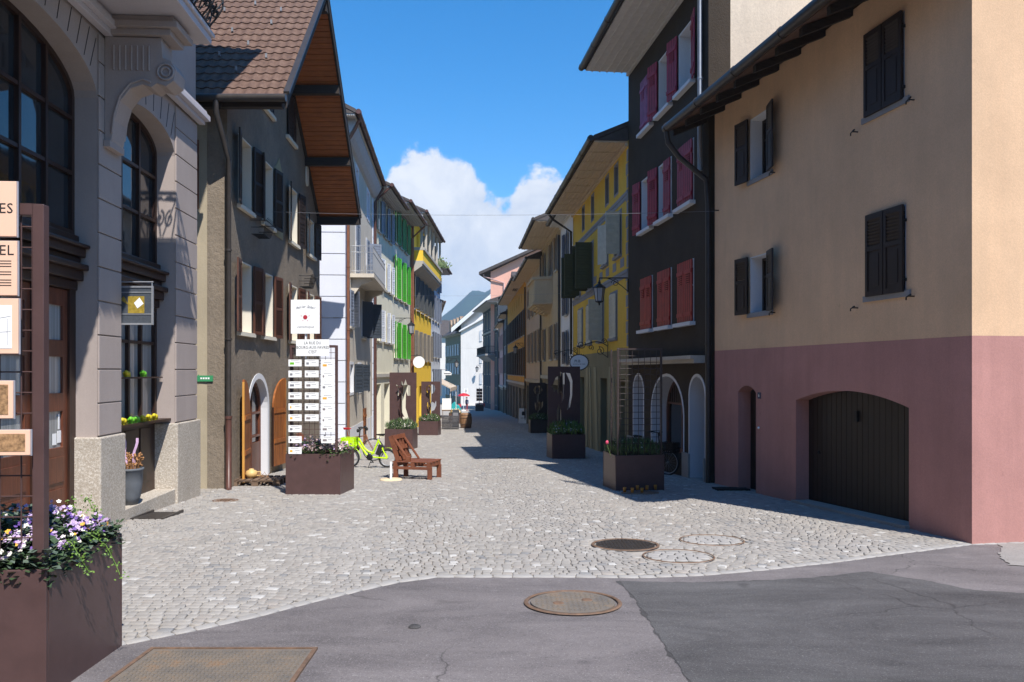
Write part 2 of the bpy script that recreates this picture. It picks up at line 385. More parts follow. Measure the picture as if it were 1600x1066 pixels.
def tag(o, label=None, cat=None, group=None, kind=None):
    if label: o['label'] = label
    if cat: o['category'] = cat
    if group: o['group'] = group
    if kind: o['kind'] = kind
    return o
def root(name, label, cat, loc=(0, 0, 0), rz=0, group=None):
    o = bpy.data.objects.new(name, None); COL.objects.link(o); o.location = loc; o.rotation_euler = (0, 0, rz); o.empty_display_size = .2
    ORI[o.name] = Vector(loc); return tag(o, label, cat, group)
def copytree(o, parent=None):
    c = o.copy(); COL.objects.link(c); c.parent = parent
    for ch in [x for x in bpy.data.objects if x.parent == o]: copytree(ch, c)
    return c
def polycurve(outer, holes, half):
    cu = bpy.data.curves.new('tmp', 'CURVE'); cu.dimensions = '2D'; cu.fill_mode = 'BOTH'; cu.extrude = half
    for pl in [outer]+holes:
        s = cu.splines.new('POLY'); s.points.add(len(pl)-1)
        for i, (x, y) in enumerate(pl): s.points[i].co = (x, y, 0, 1)
        s.use_cyclic_u = True
    o = bpy.data.objects.new('tmp', cu); me = bpy.data.meshes.new_from_object(o); bpy.data.objects.remove(o); return me
def textmesh(s, size, align='CENTER', depth=.001, space=1.0, shear=0):
    cu = bpy.data.curves.new('tmp', 'FONT'); cu.body = s; cu.size = size; cu.align_x = align; cu.align_y = 'CENTER'; cu.extrude = depth; cu.resolution_u = 2; cu.space_character = space; cu.shear = shear
    o = bpy.data.objects.new('tmp', cu); me = bpy.data.meshes.new_from_object(o); bpy.data.objects.remove(o); return me

class Fac:                                                     # a facade line: u along it, n out of it, z up
    def __init__(s, p0, p1, out):
        s.p0 = Vector(p0); s.U = (Vector(p1)-s.p0); s.L = s.U.length; s.U.normalize()
        n = Vector((-s.U.y, s.U.x)); s.Nn = n if n.dot(Vector(out)) > 0 else -n; s.holes = []
    def T(s, u, n, z): q = s.p0+s.U*u+s.Nn*n; return Vector((q.x, q.y, z))
    def ud(s, d): return (d-s.p0.y)/s.U.y
    def up(s, px, n=0):
        k = (px-800)/F; q = s.p0+s.Nn*n; return (k*q.y-q.x)/(s.U.x-k*s.U.y)
    def zp(s, px, py, n=0):
        u = s.up(px, n); d = s.p0.y+s.U.y*u+s.Nn.y*n; return EYE+(580-py)/F*d
def arch(u0, u1, z0, zs, rise, n=14, e=2.0):
    c = (u0+u1)/2; a = (u1-u0)/2; pts = [(u0, z0), (u1, z0)]
    for i in range(n+1):
        th = math.pi*i/n; x = math.cos(th); y = math.sin(th)
        pts.append((c+a*math.copysign(abs(x)**(2/e), x), zs+rise*abs(y)**(2/e)))
    return pts
def seg(u0, u1, z0, zs, rise, n=18):
    return [(u0, z0), (u1, z0)]+[(u1+(u0-u1)*i/n, zs+rise*(1-(1-2*i/n)**2)) for i in range(n+1)]
def rect(u0, u1, z0, z1): return [(u0, z0), (u1, z0), (u1, z1), (u0, z1)]
def ring(mb, T, u0, u1, z0, z1, t, n0, n1, m=0):
    mb.box(u0, u0+t, n0, n1, z0, z1, T, m); mb.box(u1-t, u1, n0, n1, z0, z1, T, m)
    mb.box(u0+t, u1-t, n0, n1, z0, z0+t, T, m); mb.box(u0+t, u1-t, n0, n1, z1-t, z1, T, m)
def facewall(f, rt, zb, zt, wall, reveal=None, thick=.4, u0=0, u1=None, top=None, depth=9, rise=0, name='wall', body=True, side=None, gable=False):
    u1 = f.L if u1 is None else u1
    outer = [(u0, zb), (u1, zb), (u1, zt)]+(top or [])+[(u0, zt)]
    me = polycurve(outer, f.holes, thick/2); mb = MB()
    vs = [v.co for v in me.vertices]
    for p in me.polygons:
        nn = p.normal; c = p.center; m = 0
        if abs(nn.z) < .5:
            on = abs(c.x-u0) < 1e-3 or abs(c.x-u1) < 1e-3 or c.y < zb+1e-3 or c.y > zt-1e-3
            m = 0 if on else 1
        mb.add([f.T(vs[i].x, vs[i].z-thick/2, vs[i].y) for i in p.vertices], [tuple(range(len(p.vertices)))], m)
    if body:
        if gable: mb.prism([(a, b) for a, b in outer], -thick, -depth, lambda p, q, a: f.T(min(max(p, u0+.01), u1-.01), a, q), 2)
        else:
            poly = [(-thick, zb), (-thick, zt), (-depth/2, zt+rise), (-depth, zt), (-depth, zb)]
            if not rise: poly.pop(2)
            mb.prism(poly, u0+.01, u1-.01, lambda p, q, a: f.T(a, p, q), 2)
    me2 = mb.build(name, [wall, reveal or wall, side or wall], rt); f.holes = []
    return me2
def roof2(f, rt, zt, o=.8, depth=9, slope=.45, ou=.25, ou2=None, mat='roof_slate', flat=None, soff='soffit_white', th=.14, gut=True, gmat='gutter_metal', u0=0, u1=None, gr=.075):
    u1 = f.L if u1 is None else u1; ou2 = ou if ou2 is None else ou2; a0, a1 = u0-ou, u1+ou2; mb = MB()
    ze = zt if flat else zt-o*slope
    rn = -depth/2; zr = ze+(o-rn)*slope
    mb.prism([(o, ze), (o, ze+th), (rn, zr+th), (rn, zr)], a0, a1, lambda p, q, a: f.T(a, p, q))
    mb.prism([(-depth-o, ze), (-depth-o, ze+th), (rn, zr+th), (rn, zr)], a0, a1, lambda p, q, a: f.T(a, p, q))
    if flat:
        for q0, q1 in ((a0+.02, a0+.08), (a1-.08, a1-.02)):
            mb.prism([(o-.02, ze-.005), (.0, ze-.005), (.0, ze+o*slope-.01)], q0, q1, lambda p, q, a: f.T(a, p, q))
    r = mb.build('roof', mat, rt)
    mb = MB()
    if flat:
        mb.box(a0+.05, a1-.05, .005, o-.03, ze-.05, ze-.01, f.T)
        ns = 6
        for i in range(1, ns): mb.box(a0+.05, a1-.05, o*i/ns-.018, o*i/ns+.018, ze-.075, ze-.051, f.T)
        k = int((a1-a0)/(1.1 if flat == 'grid' else 4))
        for i in range(1, k): x = a0+(a1-a0)*i/k; mb.box(x-.025, x+.025, .005, o-.03, ze-.085, ze-.0755, f.T)
        mb.box(a0+.05, a1-.05, .0, .08, ze-.16, ze-.066, f.T)
    else:
        n = int((a1-a0)/.75)
        for i in range(n+1):
            x = a0+.06+(a1-a0-.12)*i/n
            mb = MB(); mb.prism([(o-.05, ze+.0), (o-.05, ze-.13), (.0, zt-.14), (.0, zt)], x-.05, x+.05, lambda p, q, a: f.T(a, p, q)); mb.build('rafter', 'black_beam', rt)
    if flat: mb.build('soffit', soff, rt)
    if gut:
        mb = MB(); g = gr
        mb.tube([f.T(a0-.02, o+g, ze+th-g), f.T(a1+.02, o+g, ze+th-g)], g, 10)
        k = int((a1-a0)/1.5)
        for i in range(k+1): x = a0+.1+(a1-a0-.2)*i/max(k, 1); mb.tube([f.T(x-.015, o+g, ze+th-g), f.T(x+.015, o+g, ze+th-g)], g+.012, 10)
        mb.build('gutter', gmat, rt)
    return ze
def pipe(f, rt, pts, r=.05, mat='brown_pipe'):
    mb = MB(); mb.tube([f.T(*p) for p in pts], r, 10)
    a = pts[-1]; b = pts[-2]; n = max(2, int(abs(b[2]-a[2])/2.2))
    for i in range(1, n): z = a[2]+(b[2]-a[2])*i/n; mb.tube([f.T(a[0], a[1], z-.02), f.T(a[0], a[1], z+.02)], r+.013, 10)
    return mb.build('downpipe', mat, rt)
def shutter(mb, T, uh, nh, w, z0, z1, dr, ang, style='louver', fine=False, m=0):
    ca, sa = math.cos(R(ang)), math.sin(R(ang)); th = .035
    def S_(a, b, z):                                          # a along leaf, b thickness
        return T(uh+dr*(a*ca+b*sa), nh+a*sa-b*ca if ang > 90 else nh+a*sa+b*ca, z)
    if style == 'board':
        n = max(3, int(w/.11))
        for i in range(n): mb.box(w*i/n+.003, w*(i+1)/n-.003, 0, th*.7, z0, z1, S_, m)
        for zz in (z0+.14*(z1-z0), z0+.82*(z1-z0)): mb.box(.01, w-.01, th*.7, th*1.3, zz-.045, zz+.045, S_, m)
        zc = z0+.62*(z1-z0)
        for i in range(7 if fine else 4): zz = zc+i*.048*(1 if fine else 1.7); mb.box(w*.24, w*.76, th*.7, th*1.15, zz, zz+.022, S_, m); mb.box(w*.24, w*.76, th*.7, th*.78, zz+.023, zz+.040, S_, 1)
        for i in range(1, n): mb.box(w*i/n-.006, w*i/n+.006, th*.69, th*.76, z0, z1, S_, 1)
        return
    s = .055
    mb.box(0, s, 0, th, z0, z1, S_, m); mb.box(w-s, w, 0, th, z0, z1, S_, m)
    zm = z0+(z1-z0)*(.58 if style == 'half' else .48)
    for a, b in ((z0, z0+.08), (z1-.08, z1), (zm-.035, zm+.035)): mb.box(s, w-s, 0, th, a, b, S_, m)
    def louv(a, b):
        n = max(3, int((b-a)/(.045 if fine else .10)))
        for i in range(n):
            zz = a+(b-a)*(i+.5)/n; h = (b-a)/n*.42
            v = [S_(s, .004, zz-h), S_(w-s, .004, zz-h), S_(w-s, th-.004, zz+h), S_(s, th-.004, zz+h)]
            v2 = [Vector(x)+Vector((0, 0, .008)) for x in v]
            mb.add(v+v2, [(0, 1, 2, 3), (4, 5, 6, 7), (0, 1, 5, 4), (2, 3, 7, 6)], m)
    if style == 'half':
        louv(zm+.04, z1-.085); mb.box(s, w-s, .006, .022, z0+.08, zm-.035, S_, m); mb.box(s+.05, w-s-.05, .0221, .03, z0+.14, zm-.09, S_, m)
    else: louv(z0+.085, zm-.04); louv(zm+.04, z1-.085)
    if not fine: mb.box(s, w-s, .013, .017, z0+.08, z1-.08, S_, m)
def win(f, rt, u0, u1, z0, z1, r=.2, frame='white_paint', sur=None, sh=None, sill='stone_trim', pane='window_glass', bars=(1, 1), fine=False, ovr=.0, sillp=.09, hole=True, name='window', srt=.05):
    if hole: f.holes.append(rect(u0, u1, z0, z1))
    mb = MB(); fw = .055
    e = .004
    ring(mb, f.T, u0+e, u1-e, z0+e, z1-e, fw, -r-.06, -r)
    for i in range(1, bars[0]+1): x = u0+(u1-u0)*i/(bars[0]+1); mb.box(x-.03, x+.03, -r-.055, -r+.005, z0+fw+e, z1-fw-e, f.T)
    nb = bars[0]+1
    for j in range(1, bars[1]+1):
        z = z0+(z1-z0)*(j/(bars[1]+1) if bars[1] > 1 else .66)
        for i in range(nb):
            xa = u0+(u1-u0)*i/nb+(.03 if i else fw+e); xb = u0+(u1-u0)*(i+1)/nb-(.03 if i < nb-1 else fw+e)
            mb.box(xa, xb, -r-.05, -r-.005, z-.015, z+.015, f.T)
    w = mb.build(name, frame, rt)
    mb = MB(); mb.box(u0+fw-.01, u1-fw+.01, -r-.044, -r-.030, z0+fw-.01, z1-fw+.01, f.T); mb.build('pane', pane, w)
    if sur:
        mt, st, pr = sur; mb = MB(); ring(mb, f.T, u0-st, u1+st, z0-st, z1+st, st+.002, .0005, pr)
        ring(mb, f.T, u0+.0005, u1-.0005, z0+.0005, z1-.0005, .003, -r, pr-.002)
        mb.build('surround', mt, w)
    if sill:
        mb = MB(); mb.box(u0-.12, u1+.12, .002, sillp, z0-.09, z0-.004, f.T); mb.build('sill', sill, w)
    if sh:
        mt, aL, aR = sh[:3]; style = sh[3] if len(sh) > 3 else 'louver'; lw = (u1-u0)/2+ovr
        nh = srt
        if aL is not None: mb = MB(); shutter(mb, f.T, u0-.01, nh if aL > 90 else nh*.6, lw, z0-.02, z1+.02, 1, aL, style, fine); mb.build('shutter', [mt, 'mat_black'], w)
        if aR is not None: mb = MB(); shutter(mb, f.T, u1+.01, nh if aR > 90 else nh*.6, lw, z0-.02, z1+.02, -1, aR, style, fine); mb.build('shutter', [mt, 'mat_black'], w)
    return w

# ------------------------------------------------------------------ the setting
def jag(pts, amp=.012, step=.07, seed=1):
    rn = random.Random(seed); out = []
    for a, b in zip(pts, pts[1:]+pts[:1]):
        a = Vector((a[0], a[1])); b = Vector((b[0], b[1])); L_ = (b-a).length
        n = int(L_/step) if L_ < 12 and a.y > 2.5 else 1; pr = (b-a).normalized().orthogonal() if L_ else Vector((0, 0))
        for i in range(max(n, 1)): q = a.lerp(b, i/max(n, 1)); k = amp*(rn.uniform(-1, 1)+1.5*math.sin(i*.31+seed)) if i else 0; out.append((q.x+pr.x*k, q.y+pr.y*k))
    return out
def sheet(name, pts, mat, lift, kind='structure'):
    me = bpy.data.meshes.new(name); me.from_pydata([(x, y, gz(y)+lift) for x, y in pts], [], [tuple(range(len(pts)))])
    me.materials.append(M[mat]); o = bpy.data.objects.new(name, me); COL.objects.link(o); return tag(o, kind=kind)
mb = MB(); ys = [-300, -10, 0, 46, 107, 260, 2760, 2900]; zs = [.4, .4, 0, gz(46), gz(107), gz(260), gz(2760), gz(2760)]
for i in range(len(ys)-1):
    xs = [-2800, -60, 60, 2800]
    for a, b in zip(xs, xs[1:]): mb.quad((a, ys[i], zs[i]-.03), (b, ys[i], zs[i]-.03), (b, ys[i+1], zs[i+1]-.03), (a, ys[i+1], zs[i+1]-.03))
tag(mb.build('ground', 'grass_earth'), kind='structure')
edge_px = [(120, 1064), (190, 1006), (300, 984), (400, 962), (480, 941), (560, 922), (620, 909), (680, 901), (800, 901), (900, 901), (1000, 902), (1100, 898), (1200, 889), (1300, 878), (1400, 865), (1518, 850)]
edge = [gp(*e) for e in edge_px]; edge = [Vector((-14, 4.2, 0)), Vector((-4.2, 4.9, 0))]+edge[1:]+[Vector((16, 10.9, 0))]
ex = [e.x for e in edge]; ey = [e.y for e in edge]
def edge_y(x): return float(np.interp(x, ex, ey))
sheet('road', [(-14, -9.9), (22, -9.9), (22, 11.2)]+[(e.x, e.y+.03) for e in reversed(edge)], 'asphalt', -.012)
dk = [gp(1083, 1066), gp(1050, 1020), gp(1030, 990), gp(1008, 955), gp(990, 930), gp(968, 907), gp(1080, 909), gp(1200, 906), gp(1300, 899), gp(1352, 892), gp(1440, 905), gp(1520, 921), gp(1600, 926)]
dk += [Vector((7.5, 6.2, 0)), Vector((7.5, 2.4, 0)), Vector((1.4, 2.4, 0))]
sheet('road_patch', jag([(v.x, v.y) for v in dk], .010), 'asphalt_dark', -.008)
sheet('road_seam', jag([(v.x+(.025 if v.x > 3 else -.03), v.y+(.02 if v.y > 5 else 0)) for v in dk], .016, .05, 3), 'tar', -.010)
lp = [gp(1545, 848), gp(1590, 885), gp(1640, 893)]
sheet('sidewalk', jag([(lp[0].x+.05, lp[0].y-.1), (lp[1].x-.05, lp[1].y+.1), (lp[1].x+.3, lp[1].y-.05), (9, lp[2].y-.2), (14, 8.3), (14, 12), (6.4, 10.3)], .02), 'pale_asphalt', -.004)
for i, (a, b) in enumerate(((edge, 46), (46, 107), (107, 260))):
    if i == 0: pts = [(e.x, e.y) for e in edge]+[(16, 46), (-14, 46)]
    else: pts = [(-14, a), (16, a), (16, b), (-14, b)]
    if i == 0: o0 = sheet('street', pts, 'mortar', -.016)
    else: sheet('street', pts, 'mortar', -.016)
holes_c = [(gp(895, 941), .43), (gp(977, 851), .42), (gp(1112, 844), .40), (gp(1060, 869), .40)]
# cobbles: every stone real, one mesh
V = []; Fc = []; Cc = []
rng = np.random.default_rng(3)
PAL = [((.355, .325, .288), .44), ((.40, .37, .33), .25), ((.30, .28, .255), .15), ((.375, .33, .285), .08), ((.60, .58, .545), .04), ((.225, .225, .225), .04)]
pw = np.array([p[1] for p in PAL]); pw = pw/pw.sum()
def stone(cx, cy, w, h, rot, z, light=0):
    c, s = math.cos(rot), math.sin(rot); j = rng.uniform(-.008, .008, (4, 2)); o = len(V)
    tilt = rng.uniform(-.03, .03, 2); hz = rng.uniform(-.002, .002)
    for lv, (ins, dz) in enumerate(((0, -.012), (.002, -.002), (.010, .002))):
        for k, (sx, sy) in enumerate(((-1, -1), (1, -1), (1, 1), (-1, 1))):
            x = sx*(w/2-ins)+j[k, 0]; y = sy*(h/2-ins)+j[k, 1]
            V.append((cx+x*c-y*s, cy+x*s+y*c, z+dz+hz+(x*tilt[0]+y*tilt[1] if lv else 0)))
    for lv in (0, 4):
        for k in range(4): Fc.append((o+lv+k, o+lv+(k+1) % 4, o+lv+4+(k+1) % 4, o+lv+4+k))
    Fc.append((o+8, o+9, o+10, o+11))
    p = PAL[rng.choice(len(PAL), p=pw)][0] if not light else (.41, .39, .365)
    v = .90*(1+rng.uniform(-.08, .08)); Cc.append(tuple(q*v for q in p))
rows = []
y = 4.4
while y < 74:
    rh = .100 if y < 28 else (.14 if y < 48 else .24)
    rh *= rng.uniform(.88, 1.14); x = -8.5 if y > 10 else -5.6; x += rng.uniform(0, .1)
    xr = 7 if y < 18 else 4.6
    while x < xr:
        w = rng.uniform(.068, .135)*(1 if y < 28 else 1.6)
        cx = x+w/2; x += w
        bend = .16*math.sin(cx*1.15+.6)+.07*math.sin(cx*2.9+y*.35)
        sl = .16*1.15*math.cos(cx*1.15+.6)+.07*2.9*math.cos(cx*2.9+y*.35)
        if cx > 1.2: a = ((cx-1.2) % 1.7)/1.7-.5; bend += .34*(.25-a*a)*2; sl += -.34*2*2*a/1.7
        cy = y+bend
        if cy < edge_y(cx)+.13 or cy > 73: continue
        if any((cx-c.x)**2+(cy-c.y)**2 < (r+.07)**2 for c, r in holes_c): continue
        if abs(cx-(.9+.015*cy)) > 7.6+(0 if cy > 14 else 3): continue
        stone(cx, cy, w-.008, rh-.006, math.atan(sl), gz(cy))
    y += rh
for a, b in zip(edge[1:-1], edge[2:]):                          # a single course along the asphalt
    if a.x > 6: continue
    L_ = (b-a).length; n = max(1, int(L_/.17)); rot = math.atan2(b.y-a.y, b.x-a.x)
    for i in range(n): p = a.lerp(b, (i+.5)/n); stone(p.x, p.y+.05, L_/n-.012, .10, rot, gz(p.y+.05)-.002, 1)
for c, r in holes_c[2:]:                                        # cobble-filled covers
    y = -r+.07
    while y < r-.05:
        hw = math.sqrt(max(0, (r-.035)**2-max(abs(y-.05), abs(y+.05))**2)); x = -hw
        while x < hw-.06:
            w = min(rng.uniform(.1, .18), hw-x); stone(c.x+x+w/2, c.y+y, w-.01, .10, 0, gz(c.y+y)+.004, 1); x += w
        y += .11
me = bpy.data.meshes.new('cobbles'); nv = len(V); me.vertices.add(nv); me.vertices.foreach_set('co', np.array(V, dtype=np.float32).ravel())
nf = len(Fc); me.loops.add(nf*4); me.polygons.add(nf); me.loops.foreach_set('vertex_index', np.array(Fc, dtype=np.int32).ravel())
me.polygons.foreach_set('loop_start', np.arange(nf, dtype=np.int32)*4)
me.update(calc_edges=True); me.validate()
ca = me.color_attributes.new('stone', 'FLOAT_COLOR', 'POINT')
ca.data.foreach_set('color', np.repeat(np.array([(*c, 1) for c in Cc], dtype=np.float32), 12, axis=0).ravel())
me.materials.append(M['cobble']); co = bpy.data.objects.new('street_paving', me); COL.objects.link(co); tag(co, kind='structure')
print('stones', len(Cc))
# mountains down the valley
mb = MB(); NX, NY = 120, 26; vs = []
rx = [-2750, -750, -350, -230, -180, -120, -85, -50, 100, 450, 1250, 2750]
rz_ = [250, 180, 135, 178, 218, 276, 264, 288, 292, 290, 280, 250]
for j in range(NY):
    for i in range(NX):
        x = -2750+5500*i/(NX-1)
        x = math.copysign(abs(x/2750)**1.8*2750, x); y = 1700+1000*j/(NY-1); t = j/(NY-1)
        h = float(np.interp(x, rx, rz_))*math.sin(min(1, t/.8)*math.pi/2)**1.1*(1 if t < .8 else 1-(t-.8)*1.5)
        h += (mnoise.noise(Vector((x*.0044, y*.0044, 0)))*16+mnoise.noise(Vector((x*.02, y*.02, 3)))*9)*min(1, t*2.5)
        vs.append((x, y, h-24))
mb.add(vs, [(j*NX+i, j*NX+i+1, (j+1)*NX+i+1, (j+1)*NX+i) for j in range(NY-1) for i in range(NX-1)], 0, True)
tag(mb.build('mountain', 'forest', fix=False), kind='structure')

ZB = -6
# ================================================================== LEFT: lilac building with arches
fA = Fac((-5.128, 2), (-5.96, 15), (1, 0))
A = root('lilac_building', 'lilac rendered building with tall arched brown windows and scrolled balcony bracket, nearest on the left', 'building', (-5.13, 2, 0))
uA = fA.ud
a1 = (uA(7.3), uA(10.94)); a2 = (uA(11.66), uA(13.9)); a0 = (uA(3.0), uA(6.5))
ZS, ZT = 5.5, 6.1
for (a, b), rs in ((a0, .6), (a1, .6), (a2, .42)): fA.holes.append(arch(a, b, -1.4, ZS, rs, 20))
for k in range(3):
    for zz in (7.9,): pass
upw = [(uA(5), uA(6.2)), (uA(8.4), uA(9.7)), (uA(12.4), uA(13.5))]
for a, b in upw: fA.holes.append(rect(a, b, 7.0, 9.2))
facewall(fA, A, -2, 11.2, 'lilac_render', thick=.5, depth=8, rise=0)
for a, b in upw: win(fA, A, a, b, 7.0, 9.2, .22, 'dark_wood', None, None, None, hole=False)
grz = [1.785+.47*k for k in range(-2, 10)]
for (a, b) in ((a1[1], a2[0]), (a2[1], fA.L), (a0[1], a1[0])):
    zlo = .86; mb = MB()
    for z in grz+[6.4]:
        if z <= zlo+.05: continue
        mb.box(a+.002, b-.002 if b < fA.L else b+.003, .0005, .028, zlo, min(z, 6.4)-.018, fA.T); zlo = z
    mb.build('rustication', 'lilac_render', A, bevel=.006)
mb = MB()                                                      # voussoir joints
for (a, b), rs, n in ((a2, .42, 9), (a1, .6, 15)):
    c = (a+b)/2; hw = (b-a)/2
    for i in range(1, n):
        th = math.pi*(.12+.76*i/n); x = c+hw*math.cos(th); z = ZS+rs*math.sin(th)
        dx = math.cos(th)*.45; x2 = x+dx*.55; z2 = min(6.42, z+.5)
        if x2 < a1[0]: continue
        mb = MB(); mb.bar(fA.T(x+dx*.1, .002, z+.06), fA.T(x2, .002, z2), .012, .006); mb.build('joint', 'dark_steel', A)
mb = MB(); mb.box(0, fA.L+.12, .03, .14, 6.42, 6.5, fA.T); mb.box(0, fA.L+.18, .03, .22, 6.5, 6.6, fA.T); mb.box(0, fA.L+.14, .03, .17, 6.6, 6.68, fA.T)
mb.build('cornice', 'lilac_light', A, bevel=.01)
mb = MB()
for (a, b) in ((a1[1], a2[0]), (a2[1], fA.L), (a0[1], a1[0])):
    mb = MB(); mb.box(a-.05, b+.05 if b < fA.L else b+.08, -.5, .07, -1.6, .84, fA.T); mb.build('plinth', 'granite', A, bevel=.02)
mb = MB(); mb.box(a2[0]+.05, a2[1]-.05, -.49, .03, -1.3, -.30, fA.T); mb.build('step', 'granite', A, bevel=.01)
mb = MB(); mb.box(a1[0]+.05, a1[1]-.05, -.49, .03, -1.3, -.36, fA.T); mb.build('step', 'granite', A, bevel=.01)
def archglaze(f, rt, ab, rs, mull, hor, z0, n, side=.07, frame='dark_wood', pane='window_glass', nm='arch_window', zs=ZS):
    a, b = ab; o = arch(a, b, z0, zs, rs, 20); i_ = arch(a+side, b-side, z0+side, zs-.02, rs-side+.02, 20)
    me = polycurve(o, [i_], .04); mb = MB(); mb.mesh(me, lambda x, y, z: f.T(x, n+z, y))
    def ztop(x): q = (x-(a+b)/2)/((b-a)/2); return zs+rs*math.sqrt(max(0, 1-q*q))
    for x in mull: mb.box(x-.028, x+.028, n-.035, n+.045, z0+.05, ztop(x)-.04, f.T)
    for z in hor:
        mb.box(a+.04, b-.04, n-.03, n+.037, z-.025, z+.025, f.T)
    w = mb.build(nm, frame, rt)
    me = polycurve(arch(a+.02, b-.02, z0+.02, zs-.01, rs-.01, 20), [], .005); mb = MB(); mb.mesh(me, lambda x, y, z: f.T(x, n-.02+z, y)); mb.build('pane', pane, w)
    return w
r_ = -.34
archglaze(fA, A, a2, .42, [uA(12.45), uA(13.15)], [4.35, 5.1], 3.55, r_)
archglaze(fA, A, a1, .6, [uA(8.35), uA(8.97), uA(9.58), uA(10.2)], [4.45, 5.2], 3.6, r_)
archglaze(fA, A, a0, .6, [uA(4.2), uA(5.3)], [4.45, 5.2], 3.6, r_)
def transom(a, b):
    mb = MB()
    for z0, z1, p in ((2.85, 2.98, .05), (2.98, 3.12, .13), (3.12, 3.2, .20), (3.2, 3.30, .09), (3.30, 3.42, .16), (3.42, 3.47, .22), (3.47, 3.6, .07)):
        mb.box(a+.01, b-.01, r_-.1, r_+.04+p, z0, z1, fA.T)
    mb.build('transom', 'dark_wood', A, bevel=.015)
transom(*a2); transom(*a1); transom(*a0)
# lower shop window in the second arch
mb = MB(); ring(mb, fA.T, a2[0]+.01, a2[1]-.01, .9, 2.84, .09, r_-.05, r_+.04)
for x in (uA(12.25), uA(12.75), uA(13.25)): mb.box(x-.03, x+.03, r_-.04, r_+.035, .99, 2.75, fA.T)
mb.box(a2[0]+.1, a2[1]-.1, r_-.035, r_+.03, 2.2, 2.25, fA.T)
w = mb.build('shop_window', 'dark_wood', A); mb = MB(); mb.box(a2[0]+.05, a2[1]-.05, r_-.03, r_-.02, .95, 2.8, fA.T); mb.build('pane', 'curtained_glass', w)
mb = MB(); mb.box(a2[0]+.01, a2[1]-.01, r_-.1, r_+.02, -.3, .89, fA.T)
for x in (uA(12.0), uA(12.8), uA(13.4)): mb.box(x-.2, x+.2, r_+.02, r_+.035, -.1, .8, fA.T)
mb.build('wood_panel', 'dark_wood', A, bevel=.006)
mb = MB(); mb.box(a2[0]+.01, a2[1]-.005, r_+.04, -.06, .89, .93, fA.T); mb.build('shelf', 'dark_wood', A)
mb = MB(); mb.box(a2[0]+.03, a2[1]-.06, r_+.04, r_+.16, 1.63, 1.655, fA.T); mb.build('shelf', 'dark_wood', A)
# entrance doors in the first arch
def doorleaf(ua, ub, n):
    mb = MB(); s = .13
    panes = [(.72, 1.23), (1.45, 1.94), (2.15, 2.62)]
    me = polycurve(rect(ua, ub, -.38, 2.84), [rect(ua+s, ub-s, z0, z1) for z0, z1 in ((.74, 1.22), (1.46, 1.94), (2.16, 2.62))], .03)
    mb.mesh(me, lambda x, y, z: fA.T(x, n+z, y))
    for z0, z1 in ((-.2, .2), (.28, .62)): mb.box(ua+s, ub-s, n+.03, n+.045, z0, z1, fA.T)
    d = mb.build('door', 'red_wood', A, bevel=.006)
    for z0, z1 in ((.74, 1.22), (1.46, 1.94), (2.16, 2.62)):
        mb = MB(); mb.box(ua+s-.01, ub-s+.01, n-.012, n-.004, z0-.01, z1+.01, fA.T); mb.build('pane', 'curtained_glass', d)
    mb = MB(); mb.tube([fA.T(ua+.06, n+.03, 1.0), fA.T(ua+.06, n+.09, 1.0), fA.T(ua+.06, n+.09, 1.25), fA.T(ua+.06, n+.03, 1.25)], .012, 8); mb.build('handle', 'grey_metal', d)
    return d
bl = [7.32, 8.2, 9.0, 9.85, 10.78]
for p, q in zip(bl, bl[1:]): doorleaf(uA(p)+.01, uA(q)-.01, r_)
mb = MB()
for p in bl: mb.box(uA(p)-.02 if p > 7.4 else uA(p), uA(p)+(.02 if p < 10.7 else .15), r_-.05, r_+.06, -.38, 2.85, fA.T)
mb.build('door_post', 'dark_wood', A)
mb = MB()
mb.box(uA(10.42), uA(10.52), r_+.003, r_+.006, .78, .93, fA.T); mb.box(uA(10.54), uA(10.66), r_+.003, r_+.006, .80, .96, fA.T)
mb.box(uA(10.56), uA(10.60), r_+.003, r_+.006, .98, 1.18, fA.T)
mb.build('sticker', 'white_board', A)
# balcony
uB = uA(11.98)
mb = MB(); mb.box(uA(3), uB, .03, 1.22, 6.69, 6.80, fA.T); mb.box(uA(3), uB+.04, .03, 1.26, 6.80, 6.86, fA.T); mb.build('balcony_slab', 'lilac_light', A, bevel=.01)
prof = [(.03, 4.95), (.10, 4.9), (.13, 5.0), (.16, 5.25), (.24, 5.52), (.38, 5.70), (.55, 5.76), (.66, 5.72), (.74, 5.78), (.86, 5.74), (.97, 5.82), (1.0, 5.98), (.93, 6.1), (.82, 6.14), (.80, 6.42), (.03, 6.42)]
for dd_ in (11.3, 7.0):
    mb = MB(); u_ = uA(dd_); mb.prism(prof, u_-.2, u_+.2, lambda p, q, a: fA.T(a, p, q))
    prof2 = [(p*1.0+.0, q-.03) for p, q in prof[1:12]]
    for s in (-.21, .21):
        for rr in (.06, .11): mb.tube([fA.T(u_+s, .86+rr*math.cos(t), 5.94+rr*math.sin(t)) for t in [i*.4 for i in range(17)]], .018, 6)
        for k in range(7): mb.box(u_+s-.012, u_+s+.012, .14+k*.08, .165+k*.08, 5.95, 6.3, fA.T)
        mb.tube([fA.T(u_+s, p, q+.07) for p, q in prof[2:8]], .018, 6)
    mb.box(u_-.27, u_+.27, .03, .95, 6.43, 6.52, fA.T); mb.box(u_-.33, u_+.33, .03, 1.06, 6.52, 6.61, fA.T); mb.box(u_-.30, u_+.30, .03, 1.0, 6.61, 6.685, fA.T)
    mb.box(u_-.24, u_+.24, .03, .12, 4.87, 4.97, fA.T)
    mb.build('bracket', 'lilac_render', A, bevel=.008)
